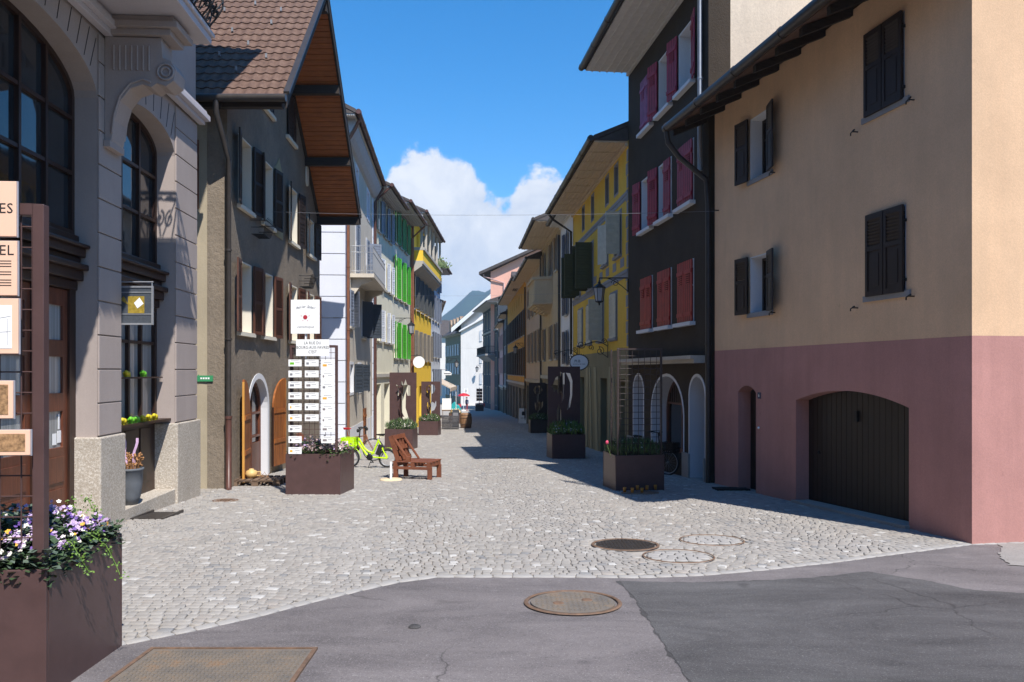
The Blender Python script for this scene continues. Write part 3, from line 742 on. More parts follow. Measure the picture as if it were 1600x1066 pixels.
def spiral(c, r, turns, a0, sgn, T, n=26):
    return [T(c[0]+sgn*r*(1-i/n*.85)*math.cos(a0+turns*2*math.pi*i/n), c[1]+r*(1-i/n*.85)*math.sin(a0+turns*2*math.pi*i/n)) for i in range(n+1)]
mb = MB()
def rail_run(Tl, length, mb):
    mb.box_ = None
    z0, z1 = 6.95, 7.82
    for z, r in ((z0, .014), (z1, .022), (z1-.14, .010)): mb.tube([Tl(0, z), Tl(length, z)], r, 6)
    n = max(1, round(length/.36))
    for i in range(n+1): mb.tube([Tl(length*i/n, 6.86+.96*k/8) for k in range(9)], .014, 6)
    for i in range(n):
        c = length*(i+.5)/n; w = length/n/2
        for s in (-1, 1):
            mb.tube(spiral((c+s*w*.45, z0+.16), w*.42, 1.3, math.pi/2, s, Tl), .015, 5)
            mb.tube(spiral((c+s*w*.45, z0+.55), w*.42, 1.3, -math.pi/2, s, Tl), .015, 5)
            mb.tube([Tl(c+s*w*.1, z0+.02), Tl(c+s*w*.85, z0+.36), Tl(c+s*w*.1, z0+.70)], .013, 5)
def belly(z): t = (z-6.86)/.96; return .25*math.sin(math.pi*min(1, max(0, t*1.1)))**1.5
rail_run(lambda a, z: fA.T(uA(3)+a, 1.16+belly(z), z), uB-uA(3)-.05, mb)
rail_run(lambda a, z: fA.T(uB-.05+belly(z), .08+a, z), 1.08, mb)
mb.build('railing', 'black_iron', A)
roof2(fA, A, 11.55, 1.45, 8, .5, .2, .1, flat='x', soff='soffit_white')

# things on / in the lilac building
o = root('hanging_sign', 'square stained glass sign in grey frame hanging from the pilaster beside the shop window', 'sign', fA.T(uA(11.55), .1, 2.7)); c = fA.T(uA(11.7), 0, 0)
xs0, xs1, yy_ = -5.78, -5.27, 11.7
mb = MB(); mb.box(xs0, xs1, yy_-.015, yy_+.015, 2.975, 3.0); mb.box(xs0, xs1, yy_-.015, yy_+.015, 2.43, 2.455); mb.box(xs0, xs0+.025, yy_-.015, yy_+.015, 2.455, 2.975); mb.box(xs1-.025, xs1, yy_-.015, yy_+.015, 2.455, 2.975)
mb.tube([(xs0-.12, yy_, 3.06), (xs1, yy_, 3.06)], .01, 6); mb.tube([(xs1-.02, yy_, 3.0), (xs1-.02, yy_, 3.06)], .008, 6); mb.tube([(xs0+.02, yy_, 3.0), (xs0+.02, yy_, 3.06)], .008, 6)
for z in (2.58, 2.90): mb.box(xs0+.02, xs1-.02, yy_-.012, yy_+.012, z, z+.014)
mb.build('frame', 'grey_metal', o)
mb = MB(); mb.box(xs0+.02, xs1-.02, yy_-.004, yy_+.004, 2.45, 2.98); mb.build('panel', 'stained_grey', o)
mb = MB(); mb.box(-5.64, -5.40, yy_-.008, yy_-.0045, 2.60, 2.85); mb.prism([(-5.76, 2.80), (-5.70, 2.85), (-5.63, 2.72)], yy_-.008, yy_-.0045, lambda p, q, a: (p, a, q)); mb.build('glass_motif', 'stained_yellow', o)
mb = MB(); mb.prism([(-5.55, 2.75), (-5.47, 2.83), (-5.41, 2.74), (-5.50, 2.67)], yy_-.012, yy_-.0085, lambda p, q, a: (p, a, q)); mb.build('glass_motif', 'white_board', o)
def toy(u, z, kind, n, lab):
    mb = MB(); q = fA.T(u, n, z)
    mb.blob((q.x, q.y, z+.05), (.05, .08, .05)); mb.blob((q.x+.02, q.y-.07, z+.075), (.032, .04, .035)); mb.box(q.x-.03, q.x+.03, q.y-.05, q.y+.06, z+.0005, z+.03)
    mb.tube([(q.x, q.y-.1, z+.07), (q.x+.01, q.y-.13, z+.065)], .012, 6)
    tag(mb.build('ornament', kind), lab, 'ornament', 'coloured ornaments on the shop window shelves')
for i, (d, k) in enumerate(((12.0, 'toy_yellow'), (12.2, 'toy_yellow'), (12.5, 'toy_green'), (12.7, 'toy_green'), (12.95, 'toy_yellow'), (13.2, 'toy_yellow'), (13.45, 'toy_yellow'))):
    toy(uA(d), .932, k, -.17, ('yellow' if k == 'toy_yellow' else 'lime green')+' rounded ornament on the lower outdoor shelf of the shop window')
for i, (d, k) in enumerate(((12.0, 'toy_green'), (12.5, 'toy_yellow'), (13.15, 'toy_green'))):
    toy(uA(d), 1.657, k, -.24, ('yellow' if k == 'toy_yellow' else 'lime green')+' small ornament on the upper narrow shelf of the shop window')
q = fA.T(uA(12.25), -.09, -.30)
o = root('plant_pot', 'dark grey tapered pot of dried stems with pink and white ribbons on the shop step', 'plant pot', q)
mb = MB(); mb.lathe([(0, .0), (.11, .0), (.15, .12), (.18, .34), (.185, .52), (.20, .53), (.20, .56), (.165, .56), (.16, .48), (0, .48)], q); mb.build('pot', 'stone_pot', o)
mb = MB()
for i in range(120):
    a = random.uniform(0, 6.28); r = random.uniform(0, .13); x, y = q.x+r*math.cos(a), q.y+r*math.sin(a); h = random.uniform(.08, .28)
    mb.tube([(x, y, q.z+.48), (x+r*.3*math.cos(a), y+r*.3*math.sin(a), q.z+.5+h)], [.006, .003], 4, cap=False)
    mb.blob((x+.5*r*math.cos(a), y+.5*r*math.sin(a), q.z+.5+h), random.uniform(.008, .022), n=5, k=4)
mb.build('dried_stems', 'straw', o)
mb = MB()
for dx, tx in ((-.04, -.10), (.03, .12)):
    pts = [Vector((q.x+dx+tx*t*.6+.015*math.sin(t*9), q.y, q.z+.5+.52*t)) for t in [i/8 for i in range(9)]]
    for p1, p2 in zip(pts, pts[1:]): mb.quad(p1+Vector((-.018, 0, 0)), p1+Vector((.018, .01, 0)), p2+Vector((.018, .01, 0)), p2+Vector((-.018, 0, 0)))
mb.build('ribbon', 'ribbon', o)
g = gp(247, 806)
mb = MB()
for i in range(9): mb.box(g.x-.22, g.x+.22, g.y-.36+i*.08, g.y-.325+i*.08, gz(g.y-.3+i*.08)+.002, gz(g.y-.3+i*.08)+.02)
mb.box(g.x-.25, g.x-.22, g.y-.4, g.y+.36, gz(g.y)-.01, gz(g.y)+.034); mb.box(g.x+.22, g.x+.25, g.y-.4, g.y+.36, gz(g.y)-.01, gz(g.y)+.034)
tag(mb.build('drain_grate', 'gutter_metal'), 'grey slotted drain grate on the ground beside the shop step', 'drain grate')

# ================================================================== LEFT: roughcast chalet house
fB = Fac((-5.8125, 16.25), (-6.305, 26.1), (1, 0)); uB_ = fB.ud
B = root('roughcast_house', 'grey roughcast house with steep tiled roof, deep plank overhang and arched orange door leaves', 'house', (-5.81, 16.25, -.65))
rdg = (19.9, 11.45-.25); e0 = (15.56, 7.19-.2); e1 = (25.9, 6.81-.2)
def rz1(d): return e0[1]+(d-e0[0])*(rdg[1]-e0[1])/(rdg[0]-e0[0])
def rz2(d): return rdg[1]+(d-rdg[0])*(e1[1]-rdg[1])/(e1[0]-rdg[0])
for i, d in enumerate((17.5, 19.42, 22.2, 24.6)):
    for z0, z1, mt in ((2.6, 4.1, 'shutter_brown'), (5.32, 6.80, 'shutter_dark')):
        if z0 > 5 and d > 24: z1 = 6.4
        win(fB, B, uB_(d-.48), uB_(d+.48), z0, z1, .26, 'shutter_brown', ('cream_reveal', .03, .012), (mt, 168 if z0 > 5 else 172, 172), 'cream_reveal', bars=(1, 2), fine=d < 20, pane='curtained_glass' if i % 2 else 'window_glass', ovr=.03)
for d in (19.4, 21.9): win(fB, B, uB_(d-.45), uB_(d+.45), 8.1, 9.25, .2, 'shutter_brown', None, ('shutter_dark', 4, 4), 'cream_reveal', bars=(1, 1))
dA = (uB_(17.83), uB_(19.45))
fB.holes.append(arch(dA[0], dA[1], -1.5, .85, .72, 16))
top = [(uB_(25.9), rz2(25.9)-.02), (uB_(rdg[0]), rdg[1]-.02)]
facewall(fB, B, -2, rz1(16.25)-.04, 'roughcast', 'white_reveal', .4, top=top[1:] if False else [(uB_(25.6), rz2(25.6)-.02), (uB_(rdg[0]), rdg[1]-.02)], depth=8, gable=True, side='side_render')
me = polycurve(arch(dA[0]-.13, dA[1]+.13, -1.3, .85, .85, 16), [arch(dA[0]-.001, dA[1]+.001, -1.4+.2, .85, .721, 16)], .006); mb = MB(); mb.mesh(me, lambda x, y, z: fB.T(x, .008+z, y)); mb.build('door_surround', 'white_reveal', B)
w = archglaze(fB, B, dA, .72, [(dA[0]+dA[1])/2], [0.2, .75], -1.2, -.20, .08, 'red_wood', nm='arched_door', zs=.85)
mb = MB(); mb.box(dA[0]+.06, dA[1]-.06, -.21, -.165, -1.15, .05, fB.T); mb.build('door_panel', 'red_wood', w)
def leafpoly(w, z0, zs, rise, left):
    pts = [(0, z0), (w, z0)]
    for i in range(11):
        th = math.pi/2*i/10; pts.append((w*math.cos(th), zs+rise*math.sin(th)))
    return pts                                                   # tall at a=0
def bleaf(uh, dr, ang, mat):
    w = (dA[1]-dA[0])/2; ca, sa = math.cos(R(ang)), math.sin(R(ang)); z0, zs, rise = -.62, .85, .72
    mb = MB(); poly = [(w-p, q) for p, q in leafpoly(w, z0, zs, rise, 1)]
    T = lambda a, b, z: fB.T(uh+dr*(a*ca+b*sa), .03+a*sa-b*ca, z)
    mb.prism(poly, 0, .045, lambda p, q, a: T(p, a, q), 0)
    for zz in (.0, .75): mb.box(.02, w-.04, -.02, -.0005, zz-.05, zz+.05, T); mb.box(.02, w-.04, .0455, .065, zz-.05, zz+.05, T)
    for k in range(1, 6): mb.box(w*k/6-.004, w*k/6+.004, -.002, .047, z0, zs, T, 1)
    mb.box(w*.0-.012, 0, 0, .046, z0, zs, T, 1 if ang > 150 else 2)
    mb.box(w, w+.02, 0, .046, z0, zs+rise-.05, T, 2)
    return mb.build('door_leaf', ['door_orange', 'dark_wood', 'honey_edge'], B)
bleaf(dA[0]-.16, 1, 173, 0); bleaf(dA[1]+.32, -1, 172, 0)
# roof of the chalet: real tiles on the slope towards the square
xR = -4.45; xL = -13.5
sl = Vector((0, rdg[0]-e0[0], rdg[1]-e0[1])); SL = sl.length; sl.normalize(); nr = Vector((0, -sl.z, sl.y))
mb = MB(); nc = int(SL/.33); tw = .21; nxs = int((xR-xL)/tw*8)
for c in range(nc):
    s0, s1 = SL*c/nc, SL*(c+1)/nc+.05
    rowv = []
    for j, (s, lift) in enumerate(((s0, -.02), (s0, .034), (s1, .010))):
        for i in range(nxs+1):
            x = xR-(xR-xL)*i/nxs; ph = (x/tw % 1); wv = .018*max(0, math.sin(ph*2*math.pi))**.8 if math.sin(ph*2*math.pi) > 0 else -.008*abs(math.sin(ph*2*math.pi))
            p = Vector((x, e0[0], e0[1]+.12))+sl*s+nr*(lift+wv); p.x -= .05*(p.y-15.56); rowv.append(p)
    n1 = nxs+1
    mb.add(rowv, [(j*n1+i, j*n1+i+1, (j+1)*n1+i+1, (j+1)*n1+i) for j in range(2) for i in range(nxs)], 0, False)
rf = mb.build('roof', 'roof_tile', B, fix=False)
mb = MB()
for px_, py_ in ((364, 52), (344, 90), (389, 73), (417, 93), (370, 113), (352, 20), (425, 40), (330, 60), (440, 20), (400, 10)):
    k = (px_-800)/F; kz = (580-py_)/F; g = (rdg[1]-e0[1])/(rdg[0]-e0[0]); d = (EYE-e0[1]-.12+g*e0[0])/(g-kz); p = Vector((k*d, d, EYE+kz*d))
    mb.box(p.x-.02, p.x+.02, p.y-.06, p.y-.04, p.z+.02, p.z+.11); mb.box(p.x-.02, p.x+.02, p.y-.04, p.y+.12, p.z+.02, p.z+.035)
mb.build('snow_hook', 'grey_metal', rf)
mb = MB()                                                        # structural deck of both slopes
th = .10
mb.prism([(e0[0]+.03, e0[1]), (e0[0]+.03, e0[1]+th), (rdg[0], rdg[1]+th), (rdg[0], rdg[1])], xR+.0, xL, lambda p, q, a: (a-.05*(p-15.56), p, q), 0)
mb.prism([(e1[0], e1[1]), (e1[0], e1[1]+th), (rdg[0], rdg[1]+th), (rdg[0], rdg[1])], xR+.0, xL, lambda p, q, a: (a-.05*(p-15.56), p, q), 0)
mb.prism([(e1[0]+.1, e1[1]+th+.03), (e1[0]+.1, e1[1]+th+.1), (rdg[0], rdg[1]+th+.1), (rdg[0], rdg[1]+th+.03)], xR+.06, xL, lambda p, q, a: (a-.05*(p-15.56), p, q), 0)
mb.build('roof_deck', 'black_beam', B)
mb = MB()                                                        # plank soffits, boards running up the slope across
for (ya, za), (yb, zb) in (((e0[0]+.1, e0[1]+.1*1.0), (rdg[0], rdg[1])), ((e1[0]-.1, e1[1]+.08), (rdg[0], rdg[1]))):
    Ls = math.hypot(yb-ya, zb-za); n = int(Ls/.16)
    for i in range(n):
        t0, t1 = i/n, (i+1)/n-.022/Ls
        mb.prism([(ya+(yb-ya)*t0, za+(zb-za)*t0-.035), (ya+(yb-ya)*t0, za+(zb-za)*t0-.004), (ya+(yb-ya)*t1, za+(zb-za)*t1-.004), (ya+(yb-ya)*t1, za+(zb-za)*t1-.035)], xR-.02, -7.2 if yb < ya else -7.2, lambda p, q, a: (a-.05*(p-15.56), p, q), 0)
mb.build('soffit', 'soffit_planks', B)
for f_ in (.03, .34, .66, .97):                                   # purlins
    y_, z_ = rdg[0]+(e1[0]-rdg[0])*f_, rdg[1]+(e1[1]-rdg[1])*f_
    mb = MB(); mb.box(-7.2, xR+.02-.05*(y_-15.56), y_-.09, y_+.09, z_-.27, z_-.04); mb.build('purlin', 'black_beam', B)
mb = MB(); y_, z_ = e0[0]+.25, rz1(e0[0]+.25); mb.box(-13, xR-.1, y_-.08, y_+.08, z_-.26, z_-.04); mb.build('purlin', 'black_beam', B)
for (ya, za), (yb, zb) in ((e0, rdg), (e1, rdg)):
    mb = MB(); mb.prism([(ya, za-.10), (ya, za+th+.08), (yb, zb+th+.08), (yb, zb-.10)], xR+.002, xR+.05, lambda p, q, a: (a-.05*(p-15.56), p, q), 0)
    mb.prism([(ya, za-.12), (ya, za-.04), (yb, zb-.04), (yb, zb-.12)], -5.80, -5.70, lambda p, q, a: (a-.05*(p-15.56), p, q), 0)
    mb.build('roof_beam', 'black_beam', B)
mb = MB(); mb.tube([(xL, e0[0]-.07, e0[1]+.08), (xR+.05, e0[0]-.07, e0[1]+.08)], .075, 10)
mb.prism([(e0[0]+.02, e0[1]+th+.085), (e0[0], e0[1]+th+.13), (rdg[0], rdg[1]+th+.13), (rdg[0], rdg[1]+th+.085)], xR-.02, xR+.1, lambda p, q, a: (a-.05*(p-15.56), p, q), 0)
mb.build('gutter', 'gutter_metal', B)
mb = MB(); px_ = -5.74
mb.tube([(px_-.02, e0[0]-.07, e0[1]+.02), (px_-.02, e0[0]-.07, e0[1]-.2), (px_, 16.12, e0[1]-.95), (px_, 16.12, .8)], .055, 10)
for z in (4.2, 2.4): mb.tube([(px_, 16.12, z-.02), (px_, 16.12, z+.02)], .07, 10)
mb.build('downpipe', 'gutter_metal', B)
mb = MB(); mb.tube([(px_, 16.12, .82), (px_, 16.12, -.6), (px_+.05, 16.0, -.68)], .062, 10); mb.tube([(px_, 16.12, .78), (px_, 16.12, .84)], .074, 10); mb.build('downpipe', 'brown_pipe', B)
mb = MB(); shutter(mb, lambda u, n, z: Vector((u, 16.25-n, z)), -6.37, .05, .5, 5.05, 6.45, -1, 4, 'louver', True); mb.build('shutter', 'red_wood', B)
# decorative niche and oval plaque
mb = MB(); u_ = uB_(20.55); mb.prism([(u_-.42, 5.2), (u_+.42, 5.2), (u_+.40, 6.5), (u_+.46, 6.9), (u_+.2, 7.05), (u_, 7.25), (u_-.2, 7.05), (u_-.46, 6.9), (u_-.40, 6.5)], .002, .02, lambda p, q, a: fB.T(p, a, q)); mb.build('painted_niche', 'olive_light', B)
mb = MB(); mb.prism([(uB_(24.0)+.16*math.cos(a), 7.65+.33*math.sin(a)) for a in [i*2*math.pi/20 for i in range(20)]], .002, .05, lambda p, q, a: fB.T(p, a, q)); mb.build('plaque', 'cream_reveal', B)
for d, z in ((18.3, 4.85), (23.3, 4.2)):
    o = root('flower_basket', ('lower' if z < 4.5 else 'upper')+' empty black wire flower basket bracketed on the roughcast wall '+('between the brown shutters' if z < 4.5 else 'under the first upper windows'), 'basket', fB.T(uB_(d), .15, z), group=None)
    mb = MB()
    for zz, w_, pr_ in ((z, .30, .28), (z+.15, .34, .32), (z+.3, .38, .36)):
        mb.tube([fB.T(uB_(d)-w_, .01, zz), fB.T(uB_(d)-w_, pr_, zz), fB.T(uB_(d)+w_, pr_, zz), fB.T(uB_(d)+w_, .01, zz)], .009, 5)
    for i in range(9):
        s = -1+i/4; mb.tube([fB.T(uB_(d)+.30*s, .28, z), fB.T(uB_(d)+.38*s, .36, z+.3), fB.T(uB_(d)+.44*s, .42, z+.34)], .007, 5); mb.tube([fB.T(uB_(d)+.30*s, .01, z), fB.T(uB_(d)+.30*s, .28, z)], .006, 5)
    mb.build('wire_basket', 'black_iron', o)
# green arrow sign on its side wall
mb = MB(); mb.prism([(-6.45, 1.60), (-6.38, 1.68), (-6.38, 1.66), (-6.09, 1.66), (-6.09, 1.54), (-6.38, 1.54), (-6.38, 1.52)], 16.20, 16.225, lambda p, q, a: (p, a, q))
mb.tube([(-6.3, 16.22, 1.6), (-6.3, 16.26, 1.6)], .01, 6)
o = tag(mb.build('arrow_sign', 'sign_green'), 'small green arrow sign pointing left on the beige side wall', 'sign')
mb = MB()
for i in range(4): mb.box(-6.34+.05*i, -6.305+.05*i, 16.196, 16.199, 1.585, 1.62)
mb.build('lettering', 'white_board', o, world=False)

# ================================================================== LEFT: beige house with quoin
fD = Fac((-5.85, 27.8), (-6.63, 38.0), (1, 0)); uD = fD.ud
D = root('beige_house', 'beige rendered house with white corner quoins and small iron balcony, beyond the roughcast house', 'house', (-5.85, 27.8, -1.1))
sG = ('white_reveal', .10, .015)
win(fD, D, uD(29.3), uD(30.3), .95, 2.0, .2, sur=sG, sh=('slate_shutter', None, 150), sill=None)
win(fD, D, uD(31.9), uD(32.9), .95, 2.0, .2, sur=sG, sh=('slate_shutter', 172, 150), sill=None)
win(fD, D, uD(29.1), uD(30.0), 3.4, 4.7, .2, sur=sG, sh=('greyblue_shutter', 8, 35), sill='stone_trim')
win(fD, D, uD(33.2), uD(34.6), 3.2, 4.65, .2, sur=sG, sh=('slate_shutter', 30, 120), sill='stone_trim')
win(fD, D, uD(31.0), uD(32.2), 5.35, 7.5, .2, sur=sG, sh=('greyblue_shutter', 5, 5), sill=None, name='balcony_door')
win(fD, D, uD(34.9), uD(36.0), 6.0, 7.5, .2, sur=sG, sh=('greyblue_shutter', 5, 120), sill='stone_trim')
win(fD, D, uD(31.1), uD(31.9), 8.6, 9.75, .15, sur=('quoin_white', .12, .02), sill=None); win(fD, D, uD(35.2), uD(36.1), 8.6, 9.75, .15, sur=('quoin_white', .12, .02), sill=None)
win(fD, D, uD(35.4), uD(36.5), -1.9, 1.55, .25, 'dark_wood', sur=('stone_trim', .18, .03), sill=None, pane='window_glass', name='door')
win(fD, D, uD(33.6), uD(34.3), -1.6, .15, .05, 'door_orange', None, ('door_orange', 2, None, 'board'), None, name='cellar_door', ovr=.33)
facewall(fD, D, -3, 10.45, 'beige_render', depth=9, side='quoin_white')
for k in (0, 1):
    mb = MB(); z = -1.6
    while z < 10.2:
        if k: mb.box(fD.L-.42, fD.L-.002, .0006, .03, z, z+.72, fD.T)
        else: mb.box(-.03, .5, .0006, .03, z, z+.725, fD.T); mb.box(-.06, -.012, -1.2, .0301, z, z+.72, fD.T)
        z += .745
    mb.build('quoin', 'quoin_white', D, bevel=.008)
mb = MB(); mb.prism([(.0, 9.95), (.12, 10.0), (.25, 10.15), (.38, 10.4), (.38, 10.6), (0, 10.6)], 0, fD.L, lambda p, q, a: fD.T(a, p, q)); mb.build('cornice', 'soffit_grey', D)
mb = MB(); mb.box(.001, fD.L, .0007, .012, -2.6, -.35, fD.T); mb.build('wall_base', 'white_reveal', D)
roof2(fD, D, 10.62, .45, 9, .5, .5, .0, flat='x', gmat='brown_pipe', gr=.09)
pipe(fD, D, [(.06, .5, 10.55), (.06, .35, 10.2), (.06, .12, 9.8), (.06, .12, -1.2)], .055, 'copper_pipe'); pipe(fD, D, [(fD.L-.05, .5, 10.5), (fD.L-.05, .1, 9.8), (fD.L-.05, .1, -1.4)], .055)
ub0, ub1 = uD(29.4), uD(34.8)
mb = MB(); mb.box(ub0, ub1, .0, .87, 5.22, 5.36, fD.T)
for u_ in (ub0+.25, ub1-.45): mb.prism([(.0, 4.6), (.15, 4.65), (.35, 4.95), (.75, 5.1), (.75, 5.22), (0, 5.22)], u_, u_+.3, lambda p, q, a: fD.T(a, p, q))
mb.build('balcony_slab', 'beige_render', D)
mb = MB()
for z in (5.45, 6.38, 6.15): mb.tube([fD.T(ub0+.04, .02, z), fD.T(ub0+.04, .83, z), fD.T(ub1-.04, .83, z), fD.T(ub1-.04, .02, z)], .014, 5)
for i in range(8): mb.tube([fD.T(ub0+.04, .02+.81*i/8, 5.36), fD.T(ub0+.04, .02+.81*i/8, 6.38)], .009, 5); mb.tube([fD.T(ub1-.04, .02+.81*i/8, 5.36), fD.T(ub1-.04, .02+.81*i/8, 6.38)], .009, 5)
for i in range(43): u_ = ub0+.04+(ub1-ub0-.08)*i/42; mb.tube([fD.T(u_, .83, 5.36), fD.T(u_, .83, 6.38)], .009, 5)
mb.build('railing', 'grey_metal', D)

# ================================================================== LEFT: cream houses
def shop(f, rt, u0, u1, z1, wood_='dark_wood', r=.35, bars=1):
    return win(f, rt, u0, u1, -4.2, z1, r, wood_, None, None, None, bars=(bars, 1), name='shop_door')
fE = Fac((-6.63, 38.02), (-6.60, 43.68), (1, 0)); E = root('cream_house', 'cream house with pale grey shutters between the beige house and the green shuttered one', 'house', (-6.6, 38, -1.5))
for d in (39.6, 41.5, 43.0):
    for z0, z1, mt in ((3.25, 4.8, 'white_shutter'), (5.95, 7.4, 'white_shutter'), (8.7, 10.3, 'greyblue_shutter')):
        win(fE, E, fE.ud(d-.4), fE.ud(d+.4), z0, z1, .2, sh=(mt, 168, 168), sill='stone_trim')
shop(fE, E, fE.ud(38.6), fE.ud(40.2), 1.1); shop(fE, E, fE.ud(41.2), fE.ud(43.0), 1.1)
facewall(fE, E, -5, 10.55, 'cream_render', depth=9)
mb = MB(); mb.box(0, fE.L, .0006, .10, 1.45, 1.62, fE.T); mb.build('string_course', 'stone_trim', E)
roof2(fE, E, 10.6, .8, 9, .45, .0, .0, flat='x', soff='soffit_grey', gmat='brown_pipe', gr=.09); pipe(fE, E, [(.12, .85, 10.6), (.12, .1, 9.9), (.12, .1, -1.5)])
fG = Fac((-6.60, 43.7), (-6.5, 50.9), (1, 0)); G = root('green_shuttered_house', 'cream house with bright green shutters on its upper floors', 'house', (-6.6, 43.7, -1.75))
for d in (44.95, 46.9, 48.9):
    for z0, z1, mt in ((2.5, 4.5, 'green_shutter'), (5.9, 8.2, 'green_shutter'), (9.0, 10.8, 'green_shutter_shaded')):
        win(fG, G, fG.ud(d-.45), fG.ud(d+.45), z0, z1, .2, sh=(mt, 166, 166), sill='stone_trim')
shop(fG, G, fG.ud(44.3), fG.ud(46.4), .9); shop(fG, G, fG.ud(47.6), fG.ud(49.9), .9)
facewall(fG, G, -5, 11.0, 'cream_render_pale', depth=9)
roof2(fG, G, 11.05, .95, 9, .45, .0, .0, flat='x', soff='soffit_grey', gmat='brown_pipe', gr=.09); pipe(fG, G, [(fG.L-.1, .95, 11.0), (fG.L-.1, .1, 10.2), (fG.L-.1, .1, -1.8)], .06, 'copper_pipe')
# yellow house with loggia
fY = Fac((-6.5, 50.92), (-6.4, 63.0), (1, 0)); Y = root('yellow_house', 'bright yellow house with grey shutters under a projecting yellow balcony on the left row', 'house', (-6.5, 50.9, -2))
for i in range(5):
    d = 52.2+i*2.35
    win(fY, Y, fY.ud(d-.5), fY.ud(d+.5), 2.5, 4.45, .2, sh=('grey_shutter', 165, 165), sill='stone_trim')
    win(fY, Y, fY.ud(d-.5), fY.ud(d+.5), 5.9, 8.0, .2, sh=('darkgrey_shutter', 155, 155), sill='stone_trim')
    win(fY, Y, fY.ud(d-.55), fY.ud(d+.55), 8.9, 11.3, .2, 'red_wood', None, ('greyblue_shutter', 100, 165) if i > 1 else None, sill=None, name='loggia_door')
for i in range(3): shop(fY, Y, fY.ud(52+i*3.6), fY.ud(54.4+i*3.6), .7)
facewall(fY, Y, -5, 11.8, 'yellow_render', depth=9)
mb = MB(); mb.box(0, fY.L, .0006, .06, -4, 1.1, fY.T)
mb2 = MB(); mb2.box(.05, fY.L+.1, .0006, .82, 8.62, 8.82, fY.T); mb2.box(.05, fY.L+.1, .0006, .9, 9.5, 9.68, fY.T); mb2.prism([(.0, 8.0), (.2, 8.1), (.75, 8.5), (.75, 8.62), (0, 8.62)], .05, fY.L+.1, lambda p, q, a: fY.T(a, p, q))
for i in range(6): u_ = .2+i*(fY.L-.3)/5; mb2.box(u_-.08, u_+.08, .62, .78, 9.68, 11.9, fY.T)
mb2.build('balcony_trim', 'stone_trim', Y)
mb = MB(); mb.box(.06, .14, .0, .80, 8.82, 9.5, fY.T); mb.box(.14, fY.L+.1, .72, .80, 8.82, 9.5, fY.T); mb.build('balcony_parapet', 'yellow_render', Y)
roof2(fY, Y, 11.95, .95, 9, .45, .0, .1, flat='x', soff='soffit_grey', gmat='brown_pipe', gr=.09); pipe(fY, Y, [(-.02, .15, 11.0), (-.02, .15, -2)], .09, 'copper_pipe')
mb = MB(); q = fY.T(fY.ud(61.5), .76, 9.68); mb.blob(q+Vector((0, 0, .1)), (.2, .1, .12))
for i in range(300): a = random.gauss(0, .35), random.gauss(0, .13), abs(random.gauss(0, .3)); c = q+Vector(a); mb.quad(c, c+Vector((.08, .02, .03)), c+Vector((.07, .03, .11)), c+Vector((-.01, .01, .08)))
tag(mb.build('balcony_plant', 'leaf_mid', fix=False), 'bushy green plant on the far end of the yellow balcony', 'plant')
fH = Fac((-6.4, 63.02), (-6.4, 71), (1, 0)); H = root('pale_blue_house', 'narrow pale blue house with grey blue shutters just past the yellow house', 'house', (-6.4, 63, -2.5))
for d in (64.3, 66.6, 69):
    for z0, z1 in ((-.4, 1.9), (2.9, 4.9), (5.9, 7.9), (8.6, 9.9)): win(fH, H, fH.ud(d-.45), fH.ud(d+.45), z0, z1, .2, sh=('greyblue_shutter', 160, 160), sill='stone_trim')
facewall(fH, H, -6, 10.3, 'pale_blue_render', depth=9); roof2(fH, H, 10.4, .9, 9, .4, -.1, .4, flat='x', gmat='brown_pipe')
fI = Fac((-7.2, 71.6), (-8.6, 84), (1, 0)); I = root('salmon_house', 'low salmon house with deep brown eaves at the far end of the left row', 'house', (-7.2, 71, -2.8))
for d in (73.5, 76.5, 79.5, 82.3):
    for z0, z1 in ((-.9, 1.3), (2.3, 4.2), (5, 6.6)): win(fI, I, fI.ud(d-.5), fI.ud(d+.5), z0, z1, .2, sh=('tan_shutter', 165, 165), sill='stone_trim')
facewall(fI, I, -6, 7.7, 'salmon_render', depth=9); roof2(fI, I, 7.9, 1.1, 9, .4, .6, .3, flat='x', gmat='brown_pipe')

# ================================================================== RIGHT: pink and peach house
fP = Fac((5.72, 9.9), (4.406, 17.3), (-1, 0)); uP = fP.ud
PH = root('pink_peach_house', 'corner house with dusty pink base and peach upper wall, brown shutters and arched garage', 'house', (5.72, 9.9, -.4))
ZSP = 2.19
gA, gB = uP(11.06), uP(14.0); dAa, dBb = uP(15.45), uP(16.2)
fP.holes.append(seg(gA, gB, -1.5, 1.24, .20)); fP.holes.append(seg(dAa, dBb, -1.6, 1.33, .13, 10))
facewall(fP, PH, -3, ZSP, 'pink_render', thick=.4, depth=9, name='base_wall')
def closed(d0, d1, z0, z1): return win(fP, PH, uP(d0), uP(d1), z0, z1, .2, 'dark_wood', ('board_edge', .015, .006), ('shutter_dark', 0, 0, 'half'), 'grey_trim', fine=True, sillp=.03)
closed(11.13, 11.94, 2.88, 4.06); closed(11.16, 11.98, 5.58, 6.78)
def opened(d0, d1, z0, z1):
    w = win(fP, PH, uP(d0), uP(d1), z0, z1, .24, 'shutter_dark', ('white_reveal', .012, .006), None, 'grey_trim', fine=True, sillp=.03, pane='window_glass')
    for uh, dr, an in ((uP(d0)-.01, 1, 165), (uP(d1)+.01, -1, 172)):
        mb = MB(); shutter(mb, fP.T, uh, .05, .42, z0-.02, z1+.02, dr, an, 'half', True); mb.build('shutter', 'shutter_dark', w)
opened(14.9, 15.66, 2.89, 3.97); opened(14.9, 15.66, 5.50, 6.68)
facewall(fP, PH, ZSP+.001, 7.35, 'peach_render', thick=.4, depth=9, rise=2.6)
